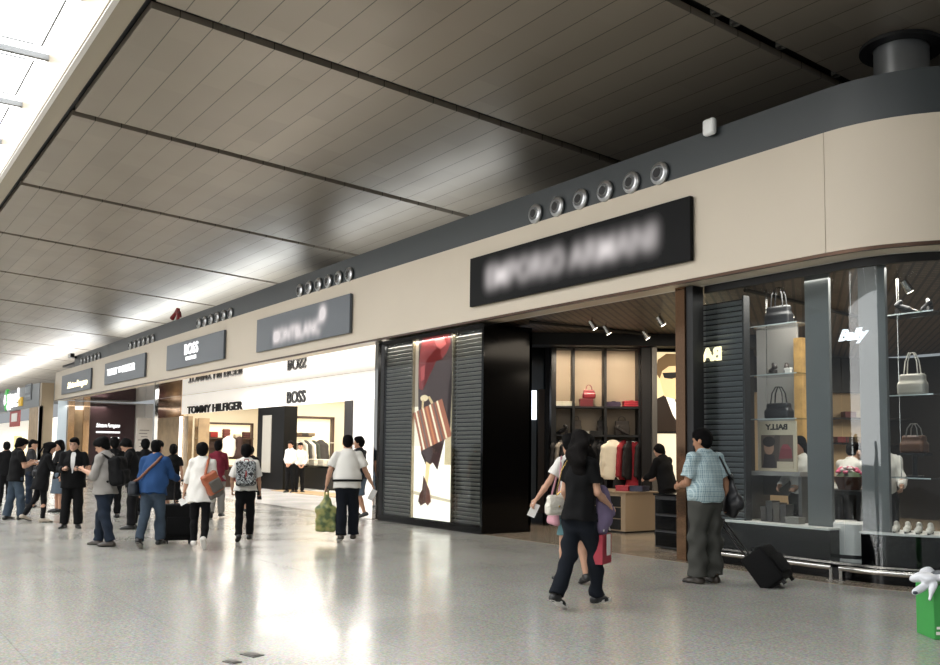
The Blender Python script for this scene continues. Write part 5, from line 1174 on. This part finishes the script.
MB().tube([inv@e,inv@s3,inv@s2,inv@(s+Vector((0,0,.035))),inv@f2,inv@e],.007,6,True).build('chain_strap',mat('gold','#b79a5b',.25,1),t,True)
dA=(loc[0]*CF[0]+loc[1]*CF[1])+.02; rh=at(602,513,dA)
t=thing('shopping_bag','red and white paper carrier bag held beside the woman in black','shopping bag',(rh.x,rh.y,rh.z+.0),hd_+.3)
MB().box((0,0,-.34),(.10,.26,.28)).build('bag_body',mat('carrier_red','#9c2b3a',.5),t); MB().box((.067,.0,-.30),(.004,.10,.20)).box((-.067,.0,-.30),(.004,.10,.20)).build('white_print',white,t)
for x in (-.05,.05): MB().tube([(x,-.09,-.17),(x*.5,-.05,-.03),(x*.5,.05,-.03),(x,.09,-.17)],.006,6).build('handle',white,t,True)
S=Sdf(); q=[A['W'](A['arm'][0][1]),A['hands'][0][0]]; mid=(q[0]+q[1])/2; mid=at(602,492,dA)
S.cap(tuple(mid+Vector((0,0,.02))),tuple(mid+Vector((.02,-.02,-.36))),.05,.075,flat=((1,.2,0),.6)); S.cap(tuple(mid+Vector((0,0,.03))),tuple(q[1]+Vector((0,0,-.02))),.05,.035); S.cap(tuple(mid),tuple(mid+Vector((.06,.02,-.26))),.04,.06,flat=((1,.2,0),.5))
tag(sdfobj('carried_jacket',S,.011,lilac,None,wr=.014,seed=8),'lilac jacket draped over the right forearm of the woman in black','jacket')
# --- woman in white tee behind her
loc,hd_=pl(573,584,30)
B_=person('woman in a white t-shirt and teal skirt reaching out, behind the woman in black',loc,hd_,1.66,True,stride(.16,.12,15,False),[H,dict(u=(.50,.30,-1),f=(.62,.35,-1),th=(.3,1,.3),curl=.5)],lean=5,hyaw=10,hpit=6,
 top=tee(white,hem=-.10),bottom=dict(mat=teal,type='skirt',len=.40,flare=.20),shoes=dict(mat=shb),hair=dict(style='pony',mat=hairb,vol=1.04),vox=.009)
held('boarding_ticket','white paper slip in the outstretched hand of the woman in white','ticket',B_['hands'][1],(.09,.17,.003),paper,(0,.4,0))
p=B_['W'](B_['T'](-.02,.0,-.27)); S=Sdf(); S.rbox((0,0,-.12),(.04,.09,.12),.03); S.cap((0,-.05,0),(0,.05,0),.035,.03)
t=thing('cloth_tote','pink cloth tote on the hip of the woman in white','tote bag',tuple(p),hd_); sdfobj('bag_body',S,.011,pink,t,wr=.01); MB().tube([(0,-.1,-.02),(.06,-.04,.30),(.10,0,.52),(.06,.04,.30),(0,.1,-.02)],.012,6).build('strap',pink,t,True)
# --- man in plaid shirt with suitcase
loc,hd_=pl(706,583,42)
Cc=person('man in a pale blue plaid shirt and grey trousers looking into the boutique',loc,hd_,1.76,False,[dict(t=(.04,.0,-1),s=(.02,-.03,-1),out=10),dict(t=(.05,.03,-1),s=(.02,-.01,-1),out=14)],
 [dict(u=(.22,-.22,-1),f=(.18,.0,-1),th=(0,1,0),curl=.9),dict(u=(.16,.15,-1),f=(-.3,1,-.2),th=(0,.2,1),curl=.7)],lean=1,hyaw=22,hpit=10,fat=1.14,
 top=dict(mat=plaid(),sleeve=.78,slw=.035,off=.024,hem=-.03,boxy=.95,collar=1,wr=.008,flare=1.0),bottom=dict(mat=greyt,off=.035,hemr=.075,wr=.012,top=-.0),shoes=dict(mat=shbr),hair=dict(mat=hairb,vol=1.0),skin='#9d7358',vox=.0085)
p=Cc['W'](Cc['T'](.10,-.06,.28)); dpt=(p-Vector((0,0,EYE))).dot(Vector(tuple(CF))); p=at(730,497,dpt)
t=thing('shoulder_bag','black leather shoulder bag on the right side of the man in plaid','shoulder bag',tuple(p),hd_); S=Sdf(); S.cap((0,-.02,-.09),(0,.02,.22),.14,.07,flat=((1,0,0),.55)); S.cap((0,-.10,-.06),(0,.10,-.06),.10,.10,flat=((1,0,0),.6))
sdfobj('bag_body',S,.011,black_l,t,wr=.008); inv=(Matrix.Translation(p)@Matrix.Rotation(hd_,4,'Z')).inverted()
sh_=Cc['W'](Cc['arm'][0][0]*.93+Cc['nb']*.07); MB().tube([(0,-.05,.2),inv@Cc['W'](Cc['T'](.30,-.155,.20)),inv@Cc['W'](Cc['T'](.44,-.12,.15)),inv@(sh_+Vector((0,0,.075))),inv@Cc['W'](Cc['T'](.40,.14,.15)),(0,.05,.2)],.013,6).build('strap',black_l,t,True); MB().ball((.075,0,-.02),(.01,.05,.03),10).build('pocket',black_l,t,True)
def suitcase(label,loc,rz,tilt,size,handle_to=None,m=None):
    w,d,h=size; t=thing('rolling_suitcase',label,'suitcase',loc,rz); t.rotation_euler=(tilt,0,rz); m=m or mat('suitcase_fabric','#0a0a0b',.8,spec=.2,bump=.2,bscale=90)
    MB().box((0,0,.05+h/2),(w,d,h),bev=.035,seg=3).build('case_body',m,t,True); MB().box((0,-d/2-.015,.05+h*.40),(w*.8,.04,h*.5),bev=.015).build('front_pocket',m,t,True)
    for x in (-w*.38,w*.38): 
        o=MB().cone((x-.015,d*.3,.04),(x+.015,d*.3,.04),.04,n=16).build('wheel',mat('dark_rubber','#15140f',.7),t,True)
    for x in (-w*.38,w*.38): MB().box((x,-d*.35,.03),(.04,.04,.06)).build('foot',m_mblack,t)
    L=handle_to or .5
    for x in (-.08,.08): MB().cone((x,d*.34,.05+h),(x,d*.34,.05+h+L),.009).build('handle_tube',m_dkmetal,t)
    MB().cone((-.1,d*.34,.05+h+L),(.1,d*.34,.05+h+L),.016).build('handle_grip',m_mblack,t,True); MB().tube([(-.07,0,.05+h),(-.05,0,.085+h),(.05,0,.085+h),(.07,0,.05+h)],.01,8).build('carry_handle',m_mblack,t,True); return t
sp=gp(782,587); hand=Cc['hands'][0][0]; ba=Vector((hand.x-sp.x,hand.y-sp.y,0)); rzs=math.atan2(ba.y,ba.x)-math.pi/2
L_=math.hypot(ba.length,hand.z-.05); tl=math.atan2(ba.length,hand.z-.05)
suitcase('small black wheeled suitcase tipped behind the man in plaid',(sp.x,sp.y,.0),rzs,-tl,(.46,.30,.43),L_-.48)
# --- man in white t-shirt with green bag
loc,hd_=pl(346,542,2)
Dm=person('heavy man in a white t-shirt and dark jeans walking away with a green bag',loc,hd_,1.68,False,[dict(t=(.06,.20,-1),s=(.02,.02,-1)),dict(t=(.0,-.04,-1),s=(.02,-.25,-1),lift=14)],
 [dict(u=(.42,.10,-1),f=(.52,.3,-1),th=(.1,1,.2),curl=.5),dict(u=(.36,.02,-1),f=(.22,.06,-1),th=(0,1,0),curl=1.1)],lean=3,fat=1.2,hpit=4,
 top=tee(white,sleeve=.75,slw=.028,off=.02,hem=-.09,boxy=.9),bottom=dict(mat=djeans,off=.024,hemr=.065),shoes=dict(mat=shbr,sole=solew),hair=dict(mat=hairb,vol=.97),vox=.0095)
q=MB(); 
q.tube([tuple(Dm['T'](.035,.205*math.sin(a),.242*math.cos(a))*Dm['k']) for a in np.linspace(0,2*math.pi,25)[:-1]],.018,8,True); q.build('waist_belt',black,Dm['root'],True)
held('boarding_ticket','white ticket in the right hand of the man in the white t-shirt','ticket',Dm['hands'][0],(.09,.20,.003),paper,(.2,.5,0),(0,0,-.05))
hn=Dm['hands'][1][0]; t=thing('carrier_bag','green patterned plastic carrier bag in the left hand of the man in white','carrier bag',(hn.x,hn.y,hn.z),hd_)
def greenbag():
    m=mat('green_bag','#8f9a3f',.45); nt=m.node_tree; b=nt.nodes['Principled BSDF']; L=nt.links.new; tc=nt.nodes.new('ShaderNodeTexCoord'); n=nt.nodes.new('ShaderNodeTexNoise'); n.inputs['Scale'].default_value=9; L(tc.outputs['Object'],n.inputs['Vector'])
    r=nt.nodes.new('ShaderNodeValToRGB'); e=r.color_ramp.elements; e[0].position=.38; e[0].color=col('#53633f'); e[1].position=.56; e[1].color=col('#93965a'); k=e.new(.68); k.color=col('#aa9d66'); L(n.outputs['Fac'],r.inputs['Fac']); L(r.outputs['Color'],b.inputs['Base Color']); return m
S=Sdf(); S.rbox((0,0,-.46),(.17,.06,.20),.05,k=.05); S.cap((0,0,-.08),(0,0,-.28),.03,.14,flat=((0,1,0),.45),k=.06); sdfobj('bag_body',S,.012,greenbag(),t,wr=.01); MB().tube([(-.03,0,-.1),(-.02,0,.02),(.02,0,.02),(.03,0,-.1)],.014,6).build('handle',greenbag(),t,True)
# --- man in shorts
loc,hd_=pl(359,518,58)
person('man in a dark t-shirt and blue-grey shorts by the white wall',loc,hd_,1.73,False,stride(.2,.15,16),[FWD,H],top=tee(C('charcoal','#25272b')),bottom=dict(mat=C('blue_shorts','#596673'),type='shorts',off=.03),shoes=dict(mat=shb),hair=dict(mat=hairb,vol=1.05),skin='#a87d63',hyaw=15)
# --- woman in long white top with orange bag
loc,hd_=pl(199,549,-6)
Fw=person('short-haired woman in a long white top and black trousers with an orange bag',loc,hd_,1.50,True,[dict(t=(.02,.18,-1),s=(0,-.02,-1)) if False else dict(t=(.02,-.06,-1),s=(0,-.55,-1),lift=48),dict(t=(.02,.10,-1),s=(.0,.0,-1))],
 [dict(u=(.2,.1,-1),f=(.05,.75,-.3),th=(-.2,.1,1),curl=.8),dict(u=(.26,.08,-1),f=(.22,.20,-1),th=(0,1,0),curl=.6)],fat=1.14,lean=5,
 top=dict(mat=white,sleeve=1.35,slw=.026,off=.026,hem=-.22,flare=1.28,boxy=1,wr=.008),bottom=dict(mat=black,off=.014,hemr=.045),shoes=dict(mat=shw,sole=solew),hair=dict(mat=hairb,vol=1.12),vox=.0095)
held('boarding_ticket','white paper slip in the left hand of the woman in the long white top','ticket',Fw['hands'][1],(.10,.18,.003),paper,(0,1.1,0))
def bag_pack(label,Pn,m,size,a,y,x=0,trim=None,straps=True,name='backpack'):
    w,d,h=size; t=thing(name,label,'backpack',tuple(Pn['root'].location),Pn['root'].rotation_euler.z); S=Sdf(); k=Pn['k']
    c=Pn['T'](a,y-d/2,x); R_=np.stack([Pn['X'],Pn['ft'],Pn['ut']],1); S.rbox(c,(w/2,d/2,h/2),min(w,d)*.35,R_,k=.03); S.rbox(c-Pn['ut']*h*.2-Pn['ft']*(d*.5),(w*.4,d*.22,h*.24),d*.15,R_,k=.02)
    sdfobj('pack_body',S,.011,m,t,wr=.006,scale=k)
    top_=c+Pn['ut']*h*.5; MB().tube([tuple((top_+Pn['X']*s_*.04+Pn['ut']*u_)*k) for s_,u_ in ((-1,-.01),(-.8,.035),(.8,.035),(1,-.01))],.009,6).build('grab_handle',trim or m,t,True)
    if straps:
        for sd in (-1,1):
            pts=[Pn['T'](a+h*.42,y-.01,x+sd*.09),Pn['T'](.47,-.10,sd*.105),Pn['T'](.525,-.015,sd*.115),Pn['T'](.46,.105,sd*.13),Pn['T'](.30,.145,sd*.15),Pn['T'](.16,.06,sd*.20),Pn['T'](a-h*.35,y-.01,x+sd*w*.42)]
            MB().tube([tuple(p_*k) for p_ in pts],.019,6).build('shoulder_strap',trim or m,t,True)
    if trim: MB().box(tuple((c-Pn['ut']*h*.05-Pn['ft']*(d*.72))*k),(.02,.01,.12)).build('zip_pull',trim,t)
    return t,c
orange=mat('orange_leather','#9c5436',.5); greyc=mat('grey_canvas','#59544e',.7)
t=thing('shoulder_bag','orange and grey shoulder bag on the right side of the woman in white','shoulder bag',tuple(Fw['root'].location),hd_); k=Fw['k']; S=Sdf(); c=Fw['T'](.10,-.17,.20); R_=Euler((0,-.5,.5)).to_matrix(); R_=np.array(R_)
S.rbox(c,(.15,.07,.19),.05,R_); sdfobj('bag_body',S,.011,orange,t,wr=.006,scale=k); S=Sdf(); S.rbox(c+R_@np.array([.02,-.06,-.05]),(.11,.035,.11),.03,R_); sdfobj('front_pocket',S,.011,greyc,t,scale=k)
S=Sdf(); S.rbox(c+R_@np.array([-.02,-.0,-.21]),(.13,.06,.05),.03,R_); sdfobj('grey_base',S,.011,greyc,t,wr=.006,scale=k)
MB().tube([tuple(p_*k) for p_ in (c+R_@np.array([-.06,0,.17]),Fw['T'](.40,-.155,.10),Fw['T'](.49,-.09,.11),Fw['T'](.545,-.01,.115),Fw['T'](.46,.12,.13),Fw['T'](.30,.16,.22),c+R_@np.array([.08,.03,.15]))],.021,8).build('strap',orange,t,True)
sp=gp(178,543); suitcase('upright black wheeled suitcase between the blue jacket and the woman in white',(sp.x,sp.y,0),away(178),0,(.44,.26,.56),.36)
# --- woman with patterned backpack
loc,hd_=pl(244,542,0)
G_=person('woman in a white t-shirt and black trousers wearing a patterned backpack',loc,hd_,1.50,True,[dict(t=(.02,.14,-1),s=(.0,-.0,-1)),dict(t=(.03,-.03,-1),s=(0,-.34,-1),lift=20)],[dict(u=(.26,.06,-1),f=(.12,.25,-1),th=(0,1,0),curl=1.0),dict(u=(.30,.10,-1),f=(.0,.45,-1),th=(0,1,0),curl=.7)],fat=1.1,lean=4,
 top=tee(white,sleeve=.95,slw=.03,off=.022,hem=-.05),bottom=dict(mat=black,off=.016,hemr=.05),shoes=dict(mat=shb),hair=dict(mat=hairb,style='short',vol=1.13),vox=.0095)
bag_pack('black, white and grey patterned backpack on the woman in black trousers',G_,camo(),(.36,.17,.46),.26,-.115,trim=mat('red_tab','#8a2a26',.6))
held('mobile_phone','dark phone in the right hand of the woman with the patterned backpack','phone',G_['hands'][0],(.075,.15,.012),black_l)
# --- man in blue jacket
loc,hd_=pl(151,548,-24)
Hh=person('man in a royal blue jacket and jeans with a strap across his back',loc,hd_,1.56,False,[dict(t=(.02,.22,-1),s=(.0,.02,-1)),dict(t=(.03,-.16,-1),s=(0,-.46,-1),lift=28)],[dict(u=(.2,.45,-1),f=(.05,1,-.25),th=(0,.1,1),curl=.8),H],fat=1.12,lean=8,
 top=dict(mat=blue,sleeve=1.92,slw=.024,off=.026,hem=-.10,boxy=1,collar=1,wr=.008),bottom=dict(mat=ljeans,off=.02,hemr=.06,wr=.010),shoes=dict(mat=shb,sole=mat('sole_grey','#8a867f',.6)),hair=dict(mat=hairb,vol=1.0),vox=.0095)
t=thing('messenger_bag','dark messenger bag with a brown strap on the man in blue','messenger bag',tuple(Hh['root'].location),hd_); k=Hh['k']; S=Sdf(); c=Hh['T'](-.02,-.06,-.28); S.rbox(c,(.07,.16,.12),.05); sdfobj('bag_body',S,.011,mat('navy_canvas','#1b2028',.7),t,wr=.006,scale=k)
MB().tube([tuple(p_*k) for p_ in (c+np.array([0,-.1,.1]),Hh['T'](.14,-.17,-.17),Hh['T'](.30,-.18,-.02),Hh['T'](.42,-.16,.09),Hh['T'](.515,-.07,.115),Hh['T'](.53,.0,.115),Hh['T'](.42,.13,.09),Hh['T'](.2,.18,-.08),c+np.array([.03,.12,.1]))],.02,8).build('strap',mat('brown_strap','#6d4430',.6),t,True)
# --- man in grey shirt with black backpack, looking at phone
loc,hd_=pl(103,546,62)
Lm=person('man in a grey shirt and jeans with a black backpack, looking down at his hands',loc,hd_,1.64,False,[dict(t=(.04,.24,-1),s=(.02,.10,-1),out=8),dict(t=(.04,-.14,-1),s=(.02,-.30,-1),out=8)],[PHONE,PHONE],lean=4,hpit=26,hyaw=4,fat=1.05,
 top=dict(mat=grey,sleeve=1.15,slw=.024,off=.024,hem=-.12,boxy=.9,collar=1,wr=.008),bottom=dict(mat=jeans,off=.022,hemr=.06,wr=.010),shoes=dict(mat=shbr),hair=dict(mat=hairb,vol=1.08),vox=.0095,face=True)
bag_pack('black backpack on the man in the grey shirt',Lm,mat('backpack_black','#0a0a0b',.8,spec=.2,bump=.2,bscale=90),(.34,.20,.48),.24,-.12)
held('mobile_phone','phone held by the man in the grey shirt','phone',Lm['hands'][1],(.075,.15,.01),black_l)
# --- others in the group
loc,hd_=pl(132,529,80); person('man in a black jacket with bowed head behind the black backpack',loc,hd_,1.66,False,ST,[PHONE,PHONE],lean=10,hpit=38,top=dict(mat=black,sleeve=1.95,off=.028,slw=.024,hem=-.14),bottom=dict(mat=black2,off=.02,hemr=.06),shoes=dict(mat=shb),hair=dict(mat=hairb,vol=1.0),face=True)
loc,hd_=pl(143,515,10); person('person in dark clothes, head just left of the blue jacket',loc,hd_,1.64,False,ST,[H,H],top=tee(black2),bottom=dict(mat=black),shoes=dict(mat=shb),hair=dict(mat=hairb,vol=1.08))
loc,hd_=pl(112,518,20); person('person in dark clothes, head showing behind the man in grey',loc,hd_,1.66,False,ST,[H,FWD],top=tee(black),bottom=dict(mat=black2),shoes=dict(mat=shb),hair=dict(mat=hairb,vol=1.08))
loc,hd_=pl(171,518,-8); person('woman in a black t-shirt and black skirt right of the blue jacket',loc,hd_,1.53,True,ST,[H,H],top=tee(black),bottom=dict(mat=black2,type='skirt',len=.52),shoes=dict(mat=mat('sandal_pink','#a87870',.5)),hair=dict(mat=hairb,style='bun',vol=1.08))
loc,hd_=pl(216,518,-12); person('person in a maroon top and pale grey trousers entering the shop',loc,hd_,1.60,True,stride(.2,.14,16),[FWD,H],top=tee(maroon,sleeve=1.5),bottom=dict(mat=C('pale_grey','#86827d'),off=.024,hemr=.06),shoes=dict(mat=shb),hair=dict(mat=hairb,vol=1.05))
loc,hd_=pl(249,513,10); person('woman in a dark skirt hidden behind the patterned backpack',loc,hd_,1.5,True,stride(.15,.1,12,False),[H,H],top=tee(black2),bottom=dict(mat=black,type='skirt',len=.42),shoes=dict(mat=shb),hair=dict(mat=hairb))
loc,hd_=pl(71,528,172); Om=person('man with glasses in a black suit and white shirt facing the camera',loc,hd_,1.63,False,[dict(t=(.05,.02,-1),s=(.04,0,-1),out=16),dict(t=(.05,.02,-1),s=(.04,0,-1),out=16)],[dict(u=(.2,.12,-1),f=(-.45,1,.05),th=(-.2,.1,1),curl=.8),dict(u=(.2,.12,-1),f=(-.45,1,.05),th=(-.2,.1,1),curl=.8)],fat=1.12,hpit=2,hyaw=-10,
 top=dict(mat=suit,sleeve=1.93,off=.030,slw=.024,hem=-.17,vneck=(.06,-.0),under=mat('shirt_white','#cfcdca',.7),name='jacket',boxy=.9),bottom=dict(mat=suit,off=.024,hemr=.065),shoes=dict(mat=shb),hair=dict(mat=hairb,vol=1.0),face='glasses',skin='#b08a74',vox=.0095)
held('mobile_phone','phone held by the man in the black suit','phone',Om['hands'][0],(.075,.14,.01),black_l)
loc,hd_=pl(58,512,110); person('woman in a dark top and blue-grey skirt behind the man in the suit',loc,hd_,1.60,True,ST,[FWD,H],top=tee(black,sleeve=1.6),bottom=dict(mat=C('blue_grey','#4e5862'),type='skirt',len=.5),shoes=dict(mat=shb),hair=dict(mat=hairb,style='bob',vol=1.06))
loc,hd_=pl(40,522,-82); Pw=person('woman with a ponytail in a long black top leaning over papers',loc,hd_,1.56,True,[dict(t=(.02,.10,-1),s=(.0,.0,-1)),dict(t=(.03,-.22,-1),s=(0,-.62,-1),lift=20)],[dict(u=(.15,.45,-1),f=(-.1,1,.25),th=(-.2,.1,1)),dict(u=(.1,.75,-1),f=(-.05,1,.8),th=(-.2,.1,1))],lean=10,hpit=15,
 top=dict(mat=black,sleeve=1.5,hem=-.26,flare=1.22,off=.024,wr=.008),bottom=dict(mat=black2,off=.006,hemr=.04),shoes=dict(mat=mat('shoe_beige','#9a8f80',.5)),hair=dict(mat=hairb,style='pony',vol=1.06),face=True)
held('paper_sheet','white papers held by the woman with the ponytail','papers',Pw['hands'][0],(.15,.21,.004),paper,(.4,.3,0))
loc,hd_=pl(14,520,-70); Q_=person('man in a black t-shirt and jeans looking at his phone',loc,hd_,1.64,False,[dict(t=(.05,.16,-1),s=(.02,.06,-1),out=12),dict(t=(.05,-.10,-1),s=(.02,-.18,-1),out=12)],[PHONE,PHONE],hpit=24,top=tee(black,sleeve=.7,slw=.026,off=.022),bottom=dict(mat=ljeans,off=.022,hemr=.06),shoes=dict(mat=shb,sole=solew),hair=dict(mat=hairb,vol=1.08),face=True,vox=.0095)
held('mobile_phone','white phone held by the man in the black t-shirt','phone',Q_['hands'][0],(.075,.15,.01),paper)
loc,hd_=pl(28,507,-95); Rm=person('person in dark clothes behind the man with the white phone',loc,hd_,1.62,False,ST,[FWD,FWD],hpit=10,top=tee(C('dark_grey','#2d2d2f'),sleeve=.8),bottom=dict(mat=jeans),shoes=dict(mat=shb),hair=dict(mat=hairb),face=True)
p=Rm['W'](Rm['T'](.02,.16,.1)); sdf_bag('dark handbag carried by the person behind the white phone','handbag',(p.x,p.y,p.z-.16),(.34,.16,.26),black_l,hd_,hl=.12)
loc,hd_=pl(4,506,5); person('person in black at the far left edge of the view',loc,hd_,1.56,False,ST,[H,H],top=tee(black,sleeve=1.9),bottom=dict(mat=black2),shoes=dict(mat=shb),hair=dict(mat=hairb))
# --- shop staff
for i,(px,rel,lab) in enumerate(((288,150,'shop assistant in a white shirt at the left of the BOSS doorway'),(297,195,'shop assistant in a white shirt and black trousers with hands clasped in the BOSS doorway'))):
    loc,hd_=pl(px+2,492.4,rel); person(lab,loc,hd_,1.72-.05*i,i==0,ST,[dict(u=(.15,.1,-1),f=(-.5,.5,-.7),th=(-.2,.2,1)),dict(u=(.15,.1,-1),f=(-.5,.5,-.7),th=(-.2,.2,1))],top=dict(mat=white,sleeve=1.9,tuck=1,collar=1,hem=.02),bottom=dict(mat=black),shoes=dict(mat=shb),hair=dict(mat=hairb),face=True,vox=.014)
def deep(px,dep,rel):
    p=at(px,450,dep); return (p.x,p.y,0),away(px)+math.radians(rel)
AT=[dict(u=(.15,.35,-1),f=(-.2,.9,-.35),th=(0,.2,1)),dict(u=(.15,.35,-1),f=(-.2,.9,-.35),th=(0,.2,1))]
loc,hd_=deep(801,12.6,150); person('dark-haired saleswoman in a white blouse behind the window table',loc,hd_,1.72,True,ST,AT,top=dict(mat=white,sleeve=1.85,tuck=1,collar=1,vneck=(.05,.3),hem=.02),bottom=dict(mat=black),shoes=dict(mat=shb),hair=dict(mat=hairb,style='pony'),face=True,hpit=6,hyaw=-12)
loc,hd_=deep(842,12.6,-40); person('salesperson in a white shirt bending with the back to the window',loc,hd_,1.70,False,ST,AT,lean=22,hpit=20,top=dict(mat=white,sleeve=1.85,tuck=1,collar=1,hem=.02),bottom=dict(mat=black),shoes=dict(mat=shb),hair=dict(mat=hairb))
loc,hd_=deep(861,13.2,60); person('person in a white shirt beside the flower basket inside the shop',loc,hd_,1.66,True,ST,AT,lean=8,hpit=15,top=dict(mat=white,sleeve=1.3,tuck=1,hem=.02),bottom=dict(mat=black),shoes=dict(mat=shb),hair=dict(mat=hairb,style='bob'))
loc,hd_=deep(882,12.2,-170); Vm=person('salesman in a white shirt with a black lanyard behind the corner window',loc,hd_,1.77,False,ST,AT,top=dict(mat=white,sleeve=1.85,tuck=1,collar=1,hem=.02),bottom=dict(mat=black),shoes=dict(mat=shb),hair=dict(mat=hairb),face=True,hpit=8)
k=Vm['k']; MB().tube([tuple(Vm['T'](a,y,x)*k) for a,y,x in ((.53,-.03,-.07),(.50,.10,-.06),(.35,.15,-.03),(.22,.15,0),(.35,.15,.03),(.50,.10,.06),(.53,-.03,.07))],.007,6).build('lanyard',black,Vm['root'],True)
loc,hd_=deep(667,16.9,50); person('person in dark clothes bending over beneath the sunglasses poster',loc,hd_,1.66,False,ST,AT,lean=14,hpit=22,top=dict(mat=black,sleeve=1.9,off=.03,hem=-.12),bottom=dict(mat=black2),shoes=dict(mat=shb),hair=dict(mat=hairb),hyaw=10)
bpy.context.view_layer.update()
